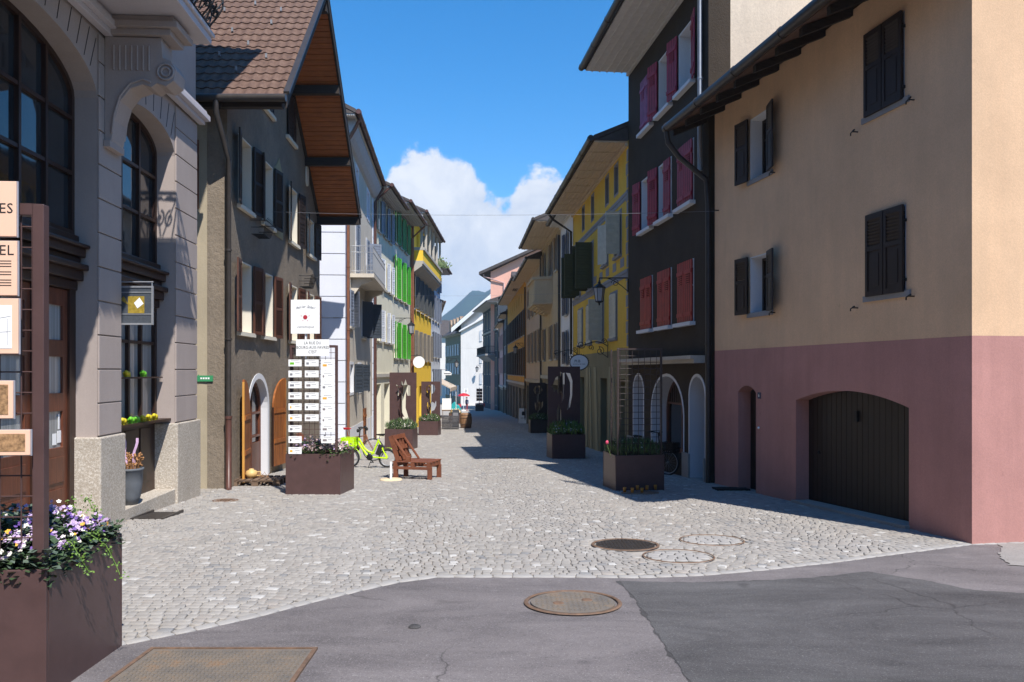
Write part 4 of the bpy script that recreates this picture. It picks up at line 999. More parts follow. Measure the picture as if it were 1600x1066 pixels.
mb = MB(); me = polycurve(seg(gA-.05, gB+.05, -1.4, 1.26, .22), [], .02); mb.mesh(me, lambda x, y, z: fP.T(x, -.28+z, y))
n = 21
for i in range(n):
    u_ = gA+(gB-gA)*(i+.5)/n; x = (u_-(gA+gB)/2)/((gB-gA)/2); zt_ = 1.23+.20*(1-x*x); mb.box(u_-.066, u_+.066, -.2599, -.245, -1.2, zt_+.0, fP.T)
gd = mb.build('garage_door', 'garage_wood', PH)
mb = MB(); mb.box(uP(12.55), uP(12.62), -.245, -.20, .95, 1.12, fP.T); mb.build('handle', 'black_iron', gd); mb = MB(); mb.blob(fP.T(uP(13.65), -.22, .35), .03); mb.build('lock', 'black_iron', gd)
mb = MB(); mb.box(dAa-.02, dBb+.02, -.32, -.27, -1.4, 1.5, fP.T)
for z0, z1 in ((-.5, .2), (.3, 1.2)): mb.box(dAa+.12, dBb-.12, -.27, -.255, z0, z1, fP.T)
dd_ = mb.build('door', 'garage_wood', PH); mb = MB(); mb.blob(fP.T(dAa+.1, -.24, .25), .03); mb.build('handle', 'grey_metal', dd_)
mb = MB(); mb.box(gA-.02, gB+.02, -.26, .08, -1.4, -.455, lambda u, n, z: fP.T(u, n, z+(-.04)*(u*fP.U.y-2.65) if z > -1 else z)); mb.build('threshold', 'concrete', PH)
mb = MB(); mb.box(uP(15.25), uP(15.37), .001, .012, 1.22, 1.34, fP.T); o = mb.build('house_number', 'navy_shutter', PH)
mb = MB(); mb.mesh(textmesh('6', .09), lambda x, y, z: fP.T(uP(15.31)-x, .014+z, 1.28+y)); mb.build('digit', 'white_board', o)
mb = MB(); mb.blob(fP.T(uP(15.31), .02, .66), .025); mb.build('doorbell', 'white_board', PH)
for d, z in ((12.22, 5.42), (10.95, 5.48), (12.22, 2.72), (10.95, 2.78), (14.72, 5.42), (14.72, 2.83)):
    mb = MB(); u_ = uP(d); mb.tube([fP.T(u_, .0, z), fP.T(u_, .09, z), fP.T(u_+.05, .09, z-.01), fP.T(u_+.05, .09, z-.05)], .01, 6); mb.bar(fP.T(u_-.05, .09, z+.02), fP.T(u_+.01, .09, z+.0), .018, .018); mb.build('shutter_catch', 'black_iron', PH)
for d0, d1, z0, z1 in ((11.13, 11.94, 2.88, 4.06), (11.16, 11.98, 5.58, 6.78)):
    for dd2 in (d0, d1):
        for zz in (z0+.15, z1-.2): mb = MB(); mb.box(uP(dd2)-.03, uP(dd2)+.03, .0, .05, zz-.02, zz+.02, fP.T); mb.build('hinge', 'black_iron', PH)

ze = roof2(fP, PH, 7.40, .9, 9, .42, .55, .35, mat='roof_tile', gr=.09)
pipe(fP, PH, [(fP.L+.30, .99, 7.0), (fP.L+.30, .95, 6.75), (fP.L+.3, .7, 6.45), (fP.L+.18, .12, 5.95), (fP.L+.14, .09, 5.4), (fP.L+.14, .09, -.72)], .06, 'gutter_metal')
# ================================================================== RIGHT: charcoal house
fC = Fac((4.30, 17.42), (3.51, 24.0), (-1, 0)); uC = fC.ud
CH = root('charcoal_house', 'tall charcoal roughcast house with red and magenta shutters and white arched openings', 'house', (4.3, 17.4, -.7))
cw = (18.85, 20.45, 22.05)
def cwin(d, z0, mt, aL, aR): return win(fC, CH, uC(d-.5), uC(d+.5), z0, z0+1.42, .28, 'white_paint', ('white_reveal', .03, .012), (mt, aL, aR, 'board'), 'white_reveal', fine=True, bars=(1, 1), sillp=.14)
for d in cw: cwin(d, 2.9, 'red_shutter', 1, 1)
cwin(cw[0], 5.68, 'magenta_shutter', 1, 1); cwin(cw[1], 5.68, 'magenta_shutter', 1, 168); cwin(cw[2], 5.68, 'magenta_shutter', None, 172)
cwin(cw[0], 8.46, 'magenta_shutter', 168, 170); cwin(cw[1], 8.46, 'magenta_shutter', None, 168); cwin(cw[2], 8.46, 'purple_shutter', 1, 1)
ars = [(uC(17.62), uC(18.6)), (uC(19.05), uC(21.6)), (uC(22.4), uC(23.4))]
for (a, b), rs in zip(ars, (.45, .95, .45)): fC.holes.append(arch(a, b, -1.9, 1.62-rs, rs, 16))
facewall(fC, CH, -3, 10.72, 'charcoal_render', 'white_reveal', .5, depth=8, rise=2.5, side='sand_render')
mb = MB()
for (a, b), rs in zip(ars, (.45, .95, .45)):
    me = polycurve(arch(a-.07, b+.07, -1.7, 1.62-rs, rs+.07, 16), [arch(a-.001, b+.001, -1.5, 1.62-rs, rs+.001, 16)], .006); mb.mesh(me, lambda x, y, z: fC.T(x, .008+z, y))
mb.build('arch_trim', 'white_reveal', CH)
for k, ((a, b), rs) in enumerate(zip(ars, (.45, .95, .45))):
    w = archglaze(fC, CH, (a, b), rs, [(a+b)/2] if k == 1 else [], [.9], -.35 if k else -1.0, -.44, .10, 'red_wood', 'window_glass' if k == 1 else 'window_glass', zs=1.62-rs)
    if k == 1:
        mb = MB()
        for i in range(16): u_ = a+.15+(b-a-.3)*i/15; mb.box(u_-.035, u_+.035, -.43, -.40, .93, 1.5, fC.T)
        mb.build('grille', 'dark_wood', w)
        mb = MB(); mb.box(a, b, -.49, .05, -1.9, -.36, fC.T); mb.build('window_base', 'charcoal_render', CH)
mb = MB()
for a, b in ((0.16, ars[0][0]), (ars[0][1], ars[1][0]), (ars[1][1], ars[2][0]), (ars[2][1], fC.L)): mb.box(a, b, .001, .05, -2, -.18, fC.T)
mb.build('plinth', 'concrete', CH)
mb = MB(); mb.box(.2, fC.L-.15, .001, .34, 2.02, 2.10, fC.T); mb.box(.2, fC.L-.15, .001, .26, 1.93, 2.02, fC.T); mb.build('ledge', 'stone_trim', CH)
roof2(fC, CH, 10.78, 1.35, 8, .45, .0, .02, flat='x', soff='soffit_white', gr=.09)
pipe(fC, CH, [(.28, 1.2, 10.7), (.28, .1, 10.3), (.28, .09, 6.2)], .055, 'grey_metal')
# ================================================================== RIGHT: mustard house
fM = Fac((3.51, 24.02), (2.705, 35.2), (-1, 0)); uM = fM.ud
MH = root('mustard_house', 'mustard yellow house with grey painted bands and coffered eaves next to the charcoal house', 'house', (3.5, 24, -1))
for px0 in (911.6, 926, 948.6, 963): c = fM.up(px0); win(fM, MH, c-.28, c+.28, 7.5, 8.42, .15, 'dark_wood', ('grey_trim', .07, .01), None, None, bars=(0, 0))
for px0, sh_ in ((946, ('ivory_shutter', 30, 5)), (966, ('ivory_shutter', 95, 10))): c = fM.up(px0); win(fM, MH, c-.45, c+.45, 5.45, 6.75, .2, sur=('grey_trim', .12, .012), sh=sh_, sill='grey_trim')
for px0, a, b in ((923, 92, 80), (904, 92, 90)): c = fM.up(px0); win(fM, MH, c-.55, c+.55, 4.9, 6.6, .2, sur=('grey_trim', .12, .012), sh=('olive_shutter', a, b), sill='grey_trim', ovr=.08)
for px0, sh_ in ((959, ('ivory_shutter', 6, 6)), (939, ('ivory_shutter', 95, None)), (921, ('ivory_shutter', 6, 6)), (907.5, ('ivory_shutter', 6, 6))): c = fM.up(px0); win(fM, MH, c-.5, c+.5, 2.85, 4.25, .2, sur=('grey_trim', .12, .012), sh=sh_, sill='grey_trim')
facewall(fM, MH, 2.42, 8.72, 'mustard_render', depth=9, rise=0)
for a, b in ((.5, 1.5), (3.4, 4.6), (8.2, 9.3)): win(fM, MH, a, b, -2.6, 1.5, .3, 'dark_wood', None, None, None, name='door')
facewall(fM, MH, -4, 2.419, 'olive_render', depth=9, name='base_wall')
mb = MB()
for z in (4.75, 7.12): mb.box(.002, fM.L, .0006, .035, z, z+.10, fM.T); mb.box(.002, fM.L, .0006, .02, z-.14, z-.01, fM.T)
z = 2.5
while z < 8.5: mb.box(.003, .30 if int(z*2.5) % 2 else .2, .0006, .014, z, z+.36, fM.T); z += .4
for i in range(9): mb.box(.6+i*1.2, 1.15+i*1.2, .0006, .01, 5.0, 5.28, fM.T) if i not in () else None
mb.build('painted_band', 'grey_trim', MH)
mb = MB()
for u_, w_, s_ in ((1.6, .35, .55), (2.9, .25, -.25), (4.9, .5, .5), (6.2, .3, .45), (7.4, .5, -.3)):
    mb.prism([(u_, -1.7), (u_+w_, -1.7), (u_+w_+s_, 1.9), (u_+s_, 1.9)], .001, .03, lambda p, q, a: fM.T(p, a, q))
mb.build('slanted_panel', 'olive_light', MH)
roof2(fM, MH, 8.72, 1.05, 9, .42, -.02, .15, flat='grid', soff='soffit_cream', gr=.09)
pipe(fM, MH, [(fM.L+.05, 1.1, 8.7), (fM.L+.05, .9, 8.45), (fM.L-.02, .1, 7.9), (fM.L-.02, .1, 2.5)], .055, 'gutter_metal')
# ------------------------------------------------------------------ right row beyond
def rx_(d): return 4.88-.062*d
def rowhouse(name, label, d0, d1, zt, wall, shut, ws, rows, off=0., o=.9, flat='x', soff='soffit_cream', slope=.42, shops=True, attic=None, angle=173, depth=9, rise=0, rmat='roof_slate', gutm='gutter_metal', ou=.05, base='shop_stone'):
    f = Fac((rx_(d0)+off, d0+.02), (rx_(d1)+off, d1), (-1, 0)); rt = root(name, label, 'house', (rx_(d0)+off, d0, gz(d0)))
    if shops:
        n = max(1, int((d1-d0)/4)); st = (d1-d0)/n
        for i in range(n): win(f, rt, f.ud(d0+.6+i*st), f.ud(d0+st-.5+i*st), gz(d0)-1.5, gz(d0)+2.6, .35, 'dark_wood', None, None, None, name='shop_door')
    if shops: facewall(f, rt, -8, gz(d0)+2.95, base, depth=depth, name='base_wall')
    for d in ws:
        for z0, z1 in rows: win(f, rt, f.ud(d-.40), f.ud(d+.40), z0, z1, .2, sh=(shut, angle, angle), sill='stone_trim', sur=('stone_trim', .08, .01))
    if attic:
        for d in attic: win(f, rt, f.ud(d-.25), f.ud(d+.25), zt-1.5, zt-.7, .15, 'dark_wood', None, None, None, bars=(0, 0))
    facewall(f, rt, gz(d0)+2.951 if shops else -8, zt, wall, depth=depth, rise=rise)
    if shops:
        mb = MB(); mb.box(0, f.L, .0006, .12, gz(d0)+2.9, gz(d0)+3.1, f.T); mb.build('string_course', 'stone_trim', rt)
    roof2(f, rt, zt+.05, o, depth, slope, ou, ou, flat=flat, soff=soff, mat=rmat, gr=.08)
    pipe(f, rt, [(f.L-.1, .1, zt-.4), (f.L-.1, .1, gz(d1))], .06, gutm)
    return f, rt
rowhouse('white_house', 'narrow white house with navy blue shutters squeezed between mustard and tan houses', 35.2, 39.6, 8.9, 'white_render', 'navy_shutter', (37.3,), ((-.6, 1.1), (2.1, 3.6), (4.4, 6.0), (6.8, 8.2)), o=.6, soff='soffit_white', shops=False)
fX, X = rowhouse('tan_house', 'tan house with rounded bay oriel hanging over the street', 39.6, 48.9, 9.2, 'tan_render', 'tan_shutter', (41.3, 43.6, 47.5), ((2.4, 4.2), (7.0, 8.7)), o=1.3)
mb = MB(); ua, ub = fX.ud(43.2), fX.ud(47.8); hexp = [(ua, .0), (ua+.5, 1.05), (ub-.6, 1.05), (ub, .0)]
def horiz(poly, z0, z1, mb, f): mb.prism(poly, z0, z1, lambda p, q, a: f.T(p, q, a))
horiz([(ua+.05, .0006), (ua+.45, .95), (ub-.5, .95), (ub-.05, .0006)], 5.55, 6.75, mb, fX); horiz([(ua-.05, .0006), (ua+.4, 1.07), (ub-.45, 1.07), (ub+.05, .0006)], 6.75, 6.9, mb, fX); horiz([(ua, .0006), (ua+.4, 1.03), (ub-.45, 1.03), (ub, .0006)], 5.4, 5.55, mb, fX)
for k in range(5): t = k/5; horiz([(ua+.2+t*1.2, .0006), (ua+.6+t*1.0, .9-t*.75), (ub-.7-t*1.0, .9-t*.75), (ub-.2-t*1.2, .0006)], 5.4-.09*(k+1), 5.4-.09*k-.001, mb, fX)
mb.build('oriel', 'tan_render', X)
rowhouse('tan_rose_house', 'pale tan house with brown shutters between the oriel house and the ochre house', 48.9, 61.2, 8.6, 'tan_pink_render', 'tan_shutter', (50.5, 53, 55.6, 58.2), ((2.4, 4.4), (5.6, 7.6)), o=.9)
fO, O = rowhouse('ochre_house', 'ochre house with rows of dark shutters and small attic openings', 61.2, 86.5, 8.9, 'ochre_render', 'shutter_dark', [62.7+i*2.45 for i in range(10)], ((1.4, 3.6), (4.6, 6.6)), o=1.0, attic=[63+i*3.0 for i in range(8)])
mb = MB(); q = fO.ud(70)
mb.prism([(a*.55, 1.2*math.cos(a*1.57)+9.9) for a in (-1, -.5, 0, .5, 1)], .2, -4, lambda p, q_, a: fO.T(q+p*3, a+.4, q_-.6)); mb.box(q-1.2, q+1.2, -3, .5, 8.9, 9.5, fO.T); mb.build('dormer', 'roof_slate', O)
rowhouse('blue_grey_house', 'narrow blue grey house past the ochre house', 86.5, 93.5, 7.9, 'bluegrey_render', 'slate_shutter', (88.2, 91.5), ((1.5, 3.6), (4.6, 6.4)), o=.7)
rowhouse('rose_house', 'narrow rose house past the blue grey one', 93.5, 105.5, 7.4, 'rose_render', 'rose_render', (95, 98, 101, 104), ((1.5, 3.4), (4.4, 6.2)), o=.6)
# tall salmon gable behind, facing us
fS = Fac((-2.98, 111), (7.5, 109.5), (0, -1))
SH = root('salmon_tower_house', 'tall salmon house whose plain lit gable rises above the ochre roofs', 'house', (-2.9, 111, -3.6))
facewall(fS, SH, -8, 15.6, 'salmon_render', depth=14, gable=True, top=[(10.5, 17), (8.5, 19.4)], u1=None)
mb = MB()
mb.prism([(-1.5, 15.1), (-1.5, 15.5), (8.5, 19.75), (8.5, 19.35)], .9, -14, lambda p, q, a: fS.T(p, a, q)); mb.prism([(8.5, 19.35), (8.5, 19.75), (14, 17.2), (14, 16.8)], .9, -14, lambda p, q, a: fS.T(p, a, q)); mb.build('roof', 'roof_slate', SH)
mb = MB(); mb.tube([fS.T(-.9, .5, 15.2), fS.T(-.9, .3, 14.9), fS.T(1.9, .15, 14.0), fS.T(1.9, .12, 9.0)], .11, 8); mb.build('downpipe', 'rose_render', SH)
# slate-blue house with balcony at the bend
fL = Fac((-1.9, 107.1), (-4.6, 126), (-1, 0)); LB = root('slate_blue_house', 'dark slate blue house with a small railed balcony where the street bends', 'house', (-1.9, 107, -3.6))
for i in range(5):
    d = 109+i*3.6
    for z0, z1 in ((-2.9, -.6), (1.3, 3.6), (4.6, 6.9), (8.0, 10.4)): win(fL, LB, fL.ud(d-.6), fL.ud(d+.6), z0, z1, .2, sur=('grey_shutter', .10, .02), sh=None, sill=None, bars=(1, 2))
facewall(fL, LB, -9, 11.0, 'slateblue_render', depth=5)
mb = MB(); mb.box(0, fL.L, .0006, .15, 7.3, 7.55, fL.T); mb.build('string_course', 'grey_shutter', LB)
roof2(fL, LB, 11.1, 1.5, 5, .35, .3, .5, flat='x', soff='soffit_grey')
mb = MB(); a, b = fL.ud(110), fL.ud(122); mb.box(a, b, 0, 1.4, 3.9, 4.15, fL.T); mb.prism([(0, 3.1), (.3, 3.2), (1.1, 3.8), (1.1, 3.9), (0, 3.9)], a+.3, b-.3, lambda p, q, c: fL.T(c, p, q)); mb.build('balcony_slab', 'grey_trim', LB)
mb = MB()
for z in (4.3, 5.2): mb.tube([fL.T(a, .0, z), fL.T(a, 1.35, z), fL.T(b, 1.35, z), fL.T(b, 0, z)], .03, 5)
for i in range(60): mb.tube([fL.T(a+(b-a)*i/59, 1.35, 4.15), fL.T(a+(b-a)*i/59, 1.35, 5.2)], .018, 4)
for i in range(8): mb.tube([fL.T(a, 1.35*i/7, 4.15), fL.T(a, 1.35*i/7, 5.2)], .018, 4)
mb.build('railing', 'black_iron', LB)
# far end of the street
fW = Fac((-9.0, 140), (0, 138), (0, -1))
WG = root('white_gable_house', 'white gabled house lit by the sun closing the far end of the street', 'house', (-8.8, 140, -4))
for x in (3.9,):
    for z0 in (-.5, 3.2, 7.0): win(fW, WG, x, x+.9, z0, z0+1.9, .2, sh=('white_shutter', 170, 170), sill=None)
facewall(fW, WG, -9, 10.0, 'white_render', depth=12, gable=True, top=[(9.2, 13.0), (7.5, 16)])
mb = MB(); mb.prism([(-1.4, 8.9), (-1.4, 9.4), (7.5, 16.7), (7.5, 16.2)], 1.1, -12, lambda p, q, a: fW.T(p, a, q)); mb.prism([(7.5, 16.2), (7.5, 16.7), (14, 12), (14, 11.5)], 1.1, -12, lambda p, q, a: fW.T(p, a, q)); mb.build('roof', 'roof_slate', WG)
mb = MB(); mb.prism([(-1.4, 8.5), (-1.4, 9.3), (7.5, 16.6), (7.5, 15.8)], 1.1, 1.16, lambda p, q, a: fW.T(p, a, q)); mb.prism([(-.2, 8.6), (-.2, 8.9), (7.5, 12.9), (7.5, 12.6)], .0, .5, lambda p, q, a: fW.T(p, a, q)); mb.build('bargeboard', 'white_paint', WG)
fN = Fac((-9.05, 140.6), (-13.2, 158), (-1, -.6)); NG = root('grey_green_house', 'long grey green house with rows of windows and round dormers beyond the white gable', 'house', (-9, 140.6, -4.5))
for i in range(6):
    d = 142+i*2.8
    for z0 in (-2.8, 1.2, 4.6): win(fN, NG, fN.ud(d-.5), fN.ud(d+.5), z0, z0+2.0, .2, sh=('white_shutter', 165, 165), sill=None)
facewall(fN, NG, -9, 8.3, 'greygreen_render', depth=10); roof2(fN, NG, 8.4, .8, 10, .7, .2, .2, flat='x', soff='soffit_grey')
mb = MB()
for i in range(4):
    u_ = 2.5+i*3.6
    mb.prism([(u_-.9, 9.4), (u_-.9, 10.6), (u_-.6, 11.3), (u_, 11.6), (u_+.6, 11.3), (u_+.9, 10.6), (u_+.9, 9.4)], -.2, -4, lambda p, q, a: fN.T(p, a, q))
mb.build('dormer', 'tan_shutter', NG)
fQ = Fac((-24, 166), (-13.6, 166), (0, -1)); Q = root('far_white_house', 'plain white house seen over the cafe awning at the end of the street', 'house', (-20, 166, -5))
for x in (2, 5): win(fQ, Q, x, x+1, 0, 1.8, .2, sh=('slate_shutter', 165, 165), sill=None)
facewall(fQ, Q, -9, 9.0, 'white_render', depth=10); roof2(fQ, Q, 9.05, .8, 10, .6, .5, .5, flat='x')
# more town roofs that close the gaps behind
for nm, lb, (x, y_, w_, h_), mt in (('town_house', 'plain grey house standing behind the left end of the street', (-40, 190, 22, 6), 'stone_trim'),):
    f_ = Fac((x, y_), (x+w_, y_), (0, -1)); r0 = root(nm, lb, 'house', (x, y_, -5)); facewall(f_, r0, -9, h_, mt, depth=10); roof2(f_, r0, h_+.05, .8, 10, .5, .5, .5, flat='x')

for nm_, lb_, a_, b_2, o_, h_, mt_ in (('unseen_rear_block', 'unseen rendered house added across the road behind the camera to block sky light', (-34, -15), (34, -15), (0, 1), 9.5, 'beige_render'), ('unseen_side_block', 'unseen rendered house added on the left behind the camera to block sky light', (-9.5, -13), (-6.4, -1.2), (1, 0), 9.5, 'tan_render')):  # unseen houses added behind the camera to block sky light and fill window reflections
    f_ = Fac(a_, b_2, o_); r0 = root(nm_, lb_, 'house', (a_[0], a_[1], .4)); n_ = int(f_.L/3.4)
    for i in range(n_):
        for z0 in (1.2, 4.2, 7.0): win(f_, r0, 1.2+i*3.4, 2.3+i*3.4, z0, z0+1.5, .2, sh=('greyblue_shutter', 172, 172), sill='stone_trim')
    facewall(f_, r0, -1, h_, mt_, depth=9); roof2(f_, r0, h_+.05, .6, 9, .4, .3, .3, flat='x')
# ================================================================== planters
def plant_mass(q, rt, z, w=.5, n=900, leaf=('leaf_dark',), petals=(('petal_purple', 60),), h=.22, ls=.045, over=.1, seed=1, spiky=False, long=0, pet=.42):
    rnd = random.Random(seed); T = lambda x, y, zz: (x, y, zz)
    for li, lm in enumerate(leaf):
        mb = MB()
        for i in range(n//len(leaf)):
            x = rnd.uniform(-w, w); y = rnd.uniform(-w, w); e = max(abs(x), abs(y))/w
            hh = h*(1-.45*e**3)*rnd.uniform(.15, 1)**.7*(.7+.6*mnoise.noise(Vector((x*5+seed, y*5, li)))+.3)
            if e > .85: x *= 1+over*rnd.random(); y *= 1+over*rnd.random(); hh -= rnd.random()*.09
            c = Vector((x, y, z+hh)); a = rnd.uniform(0, 6.28); s = ls*rnd.uniform(.6, 1.3)
            if spiky: d = Vector((math.cos(a)*.35, math.sin(a)*.35, 1)).normalized()*s*3.2; sd = Vector((-math.sin(a), math.cos(a), 0))*s*.22
            else: d = Vector((math.cos(a), math.sin(a), rnd.uniform(-.5, .8))).normalized()*s; sd = Vector((-math.sin(a), math.cos(a), rnd.uniform(-.3, .3)))*s*.42
            mid = c+d*.5; up = Vector((0, 0, s*.08))
            mb.add([c, mid+sd+up, c+d, mid-sd+up], [(0, 1, 2, 3)])
        mb.build('foliage', lm, rt, world=False, fix=False)
    for pm, cnt in petals:
        mb = MB()
        for i in range(cnt):
            x = rnd.uniform(-w, w)*.98; y = rnd.uniform(-w, w)*.98; e = max(abs(x), abs(y))/w
            hh = h*(1-.45*e**3)*rnd.uniform(.65, 1.12)*(.7+.6*mnoise.noise(Vector((x*5+seed, y*5, 0)))+.3)+.015
            c = Vector((x, y, z+hh)); nn = Vector((rnd.uniform(-.6, .6), rnd.uniform(-1.2, -.1), rnd.uniform(.2, 1))).normalized()
            a = nn.orthogonal().normalized(); b = nn.cross(a); s = ls*pet*rnd.uniform(.75, 1.2)
            for k in range(5):
                th_ = k*1.2566; v = a*math.cos(th_)+b*math.sin(th_); u2 = a*-math.sin(th_)+b*math.cos(th_)
                mb.add([c, c+v*s*.7+u2*s*.45, c+v*s*1.1+nn*s*.15, c+v*s*.7-u2*s*.45], [(0, 1, 2, 3)])
        mb.build('blossoms', pm, rt, world=False, fix=False)
PW, PZ = .53, .78
def planter(loc, rz, label, w=PW, h=PZ, mat='brown_steel'):
    o = root('planter', label, 'planter', loc, rz, 'brown steel planters along the street')
    mb = MB(); t = .03
    mb.box(-w, w, -w, -w+t, -.15, h); mb.box(-w, w, w-t, w, -.15, h); mb.box(-w, -w+t, -w+t, w-t, -.15, h); mb.box(w-t, w, -w+t, w-t, -.15, h)
    mb.build('box', mat, o, world=False, bevel=.004)
    mb = MB(); mb.box(-w+t, w-t, -w+t, w-t, h-.12, h-.06); mb.build('soil', 'soil', o, world=False)
    return o
def flowers(loc, rz, label, **k):
    o = root('flowers', label, 'flowers', loc, rz, 'flowers growing in the steel planters'); plant_mass(None, o, PZ-.06, **k); return o
def frame_grid(o, w=PW, h0=PZ, h1=2.75, y=-PW+.04, cell=.115, post=.06, zext=0, thin=.0035, mat='brown_steel'):
    mb = MB()
    y += post*.6
    for x in (-w+post/2+.035, w-post/2-.035): mb.box(x-post/2, x+post/2, y-post/2, y+post/2, h0-.2, h1)
    mb.box(-w+post+.035, w-post-.035, y-post/2, y+post/2, h1-post, h1); mb.build('frame', mat, o, world=False, bevel=.004)
    mb = MB(); x = -w+post+cell/2
    while x < w-post: mb.tube([(x, y, h0-.05), (x, y, h1-post)], thin, 5); x += cell
    z = h0+.05
    while z < h1-post: mb.tube([(-w+post, y+.008, z), (w-post, y+.008, z)], thin, 5); z += cell
    mb.build('wire_grid', mat, o, world=False)
def board(o, x0, x1, z0, z1, y, mat, th=.02, name='panel'):
    mb = MB(); mb.box(x0, x1, y-th, y, z0, z1); return mb.build(name, [mat], o, world=False, bevel=.002)
def txt(p, s, x, z, y, size, mat='ink', align='CENTER', space=1.0, shear=0, ang=0, name='lettering', sx=1):
    mb = MB(); c, sn = math.cos(ang), math.sin(ang); mb.mesh(textmesh(s, size, align, .0008, space, shear), lambda a, b, d: (x+(a*c-b*sn)*sx, y-d, z+a*sn+b*c)); return mb.build(name, mat, p, world=False)
# near left planter
g1 = Vector((-3.33, 5.227, 0)); g1.z = -.21
p1 = planter(g1, R(3.5), 'large brown planter nearest the camera, carrying a wire frame of peach boards')
frame_grid(p1, h1=2.96, y=-PW+.035, post=.066, cell=.125, thin=.005)
yb = -PW-.015
def pz_(py, d=4.75): return EYE+(580-py)/F*d-g1.z
xr = -3.0-g1.x
spec = [(287, 372, 20.5, 'ES'), (379, 463, 21.5, 'EL'), (468, 553, 23.5, ''), (595, 653, 15.5, ''), (671, 710, 41, '')]
for y0, y1, pxr, s in spec:
    x1 = (pxr-800)/F*4.72-g1.x; x0 = x1-.52; z1, z0 = pz_(y0), pz_(y1)
    b_ = board(p1, x0, x1, z0, z1, yb, 'peach_board', .012)
    board_e = MB(); board_e.box(x0+.005, x1+.006, yb, yb+.008, z0-.004, z1+.003); board_e.build('panel_backing', 'board_edge', b_, world=False)
    if s: txt(b_, s, x1-.015, z0+(z1-z0)*(.50 if s == 'ES' else .82), yb-.0125, .085, align='RIGHT', space=1.05)
    if s == 'EL':
        mb = MB()
        for i, wv in enumerate((.35, .30, .33, .0, .2, .1, .0, .27, .36, .33)):
            if wv: mb.box(x1-.03-wv*.9, x1-.03, yb-.0135, yb-.0125, z0+.20-i*.016, z0+.2045-i*.016)
        mb.build('small_print', 'ink', b_, world=False)
    if y0 == 468:
        mb = MB(); mb.box(x0+.03, x1-.035, yb-.014, yb-.0125, z0+.03, z1-.04); mb.build('drawing', 'white_board', b_, world=False)
        mb = MB()
        for a in (.0, .07): mb.bar((x1-.2, yb-.0145, z0+.12+a), (x1-.04, yb-.0145, z0+.13+a*1.3), .001, .0022)
        for a in (.06, .12, .17): mb.bar((x1-a, yb-.0145, z0+.05), (x1-a, yb-.0145, z1-.12), .0022, .001)
        mb.build('drawing_lines', 'ink_grey', b_, world=False)
    if y0 in (595, 671): mb = MB(); mb.box(x0+.02, x1-.025, yb-.014, yb-.0125, z0+.022, z1-.022); mb.build('picture', 'photo_brown', b_, world=False)
o = flowers(g1, R(3.5), 'dense purple and white pansies with trailing green stems in the nearest left planter', w=.50, n=13000, leaf=('leaf_dark', 'leaf_dark', 'leaf_grey'), petals=(('petal_purple', 380), ('petal_violet', 950), ('petal_white', 480), ('petal_yellow', 130)), h=.26, ls=.050, over=.10, seed=4, pet=.29)
mb = MB(); rnd = random.Random(5)
for i in range(4):
    x = rnd.uniform(-.1, .5); y = rnd.uniform(-.5, .5)
    if i < 2: x = .5; y = rnd.uniform(-.3, .1)
    a = rnd.uniform(0, 6.28); p = Vector((x, y, PZ+.12)); pts = [p]; L_ = rnd.uniform(.1, .34); out = i < 2
    for k in range(6):
        p = p+Vector(((.035 if out else .03*math.cos(a))+rnd.uniform(-.012, .012), rnd.uniform(-.02, .02), (-.02-.010*k if out else .045)))*L_*4; pts.append(p)
    mb.tube(pts, .003, 4, cap=False)
    for q in pts[1:]:
        for k in range(12):
            c = q+Vector((rnd.gauss(0, .022), rnd.gauss(0, .022), rnd.gauss(0, .02))); d = Vector((rnd.uniform(-1, 1), rnd.uniform(-1, 1), rnd.uniform(-.3, 1))).normalized()*.022; s = d.orthogonal().normalized()*.006; mb.add([c, c+d*.5+s, c+d, c+d*.5-s], [(0, 1, 2, 3)])
mb.build('trailing_stems', 'leaf_fresh', o, world=False, fix=False)
# planter with the name boards
g2 = Vector((-3.78, 15.75, gz(15.4))); r2 = R(-3)
p2 = planter(g2, r2, 'brown planter under a tall frame of white name boards before the arched door')
frame_grid(p2, w=.50, h1=2.86, y=-PW+.04, post=.045, cell=.105, thin=.005)
def l2(px, d=15.2): return (px-800)/F*d-g2.x
def h2(py, d=15.2): return EYE+(580-py)/F*d-g2.z
yb = -PW-.0
for ci, (xa, xb, nr_) in enumerate(((452, 473, 9), (478, 500, 6), (504, 525.5, 8))):
    for i in range(nr_):
        y0 = 562+i*17.15; hh = 10.6 if ci < 2 else 16.6 if i < 6 else 10.6
        b_ = board(p2, l2(xa), l2(xb), h2(y0+hh), h2(y0), yb, 'white_board', .008, 'name_board')
        rr = random.random(); mb = MB(); zc = (h2(y0+hh)+h2(y0))/2
        mb.box(l2(xa)+.13, l2(xa)+.22, yb-.0095, yb-.0082, zc+.0, zc+.008); mb.box(l2(xa)+.05, l2(xa)+.2, yb-.0095, yb-.0082, zc+.04, zc+.046); mb.build('small_print', 'ink_grey', b_, world=False)
        mb = MB(); w_ = random.choice((.03, .05, .08)); mb.box(l2(xa)+.03, l2(xa)+.03+w_, yb-.0095, yb-.0082, zc-.03, zc+.012)
        mb.build('logo', random.choice(('ink', 'photo_grey', 'photo_grey', 'ink_grey', 'ink_grey', 'petal_yellow')) if not (ci == 0 and i == 0) else 'toy_green', b_, world=False)
b_ = board(p2, l2(464.8), l2(517.2), h2(556.5), h2(530.5), yb-.02, 'white_board', .012, 'title_board')
for i, s in enumerate(('LA RUE DU', 'BOURG-AUX-FAVRES', "C'EST")): txt(b_, s, l2(491), h2(536.3+i*7.0), yb-.033, .078, 'ink', space=1.08, sx=.80)
b_ = board(p2, l2(456.5), l2(502.2), h2(521.5), h2(468.5), yb-.02, 'white_board', .012, 'atelier_board')
cx, cz = l2(479.5), h2(495.8)
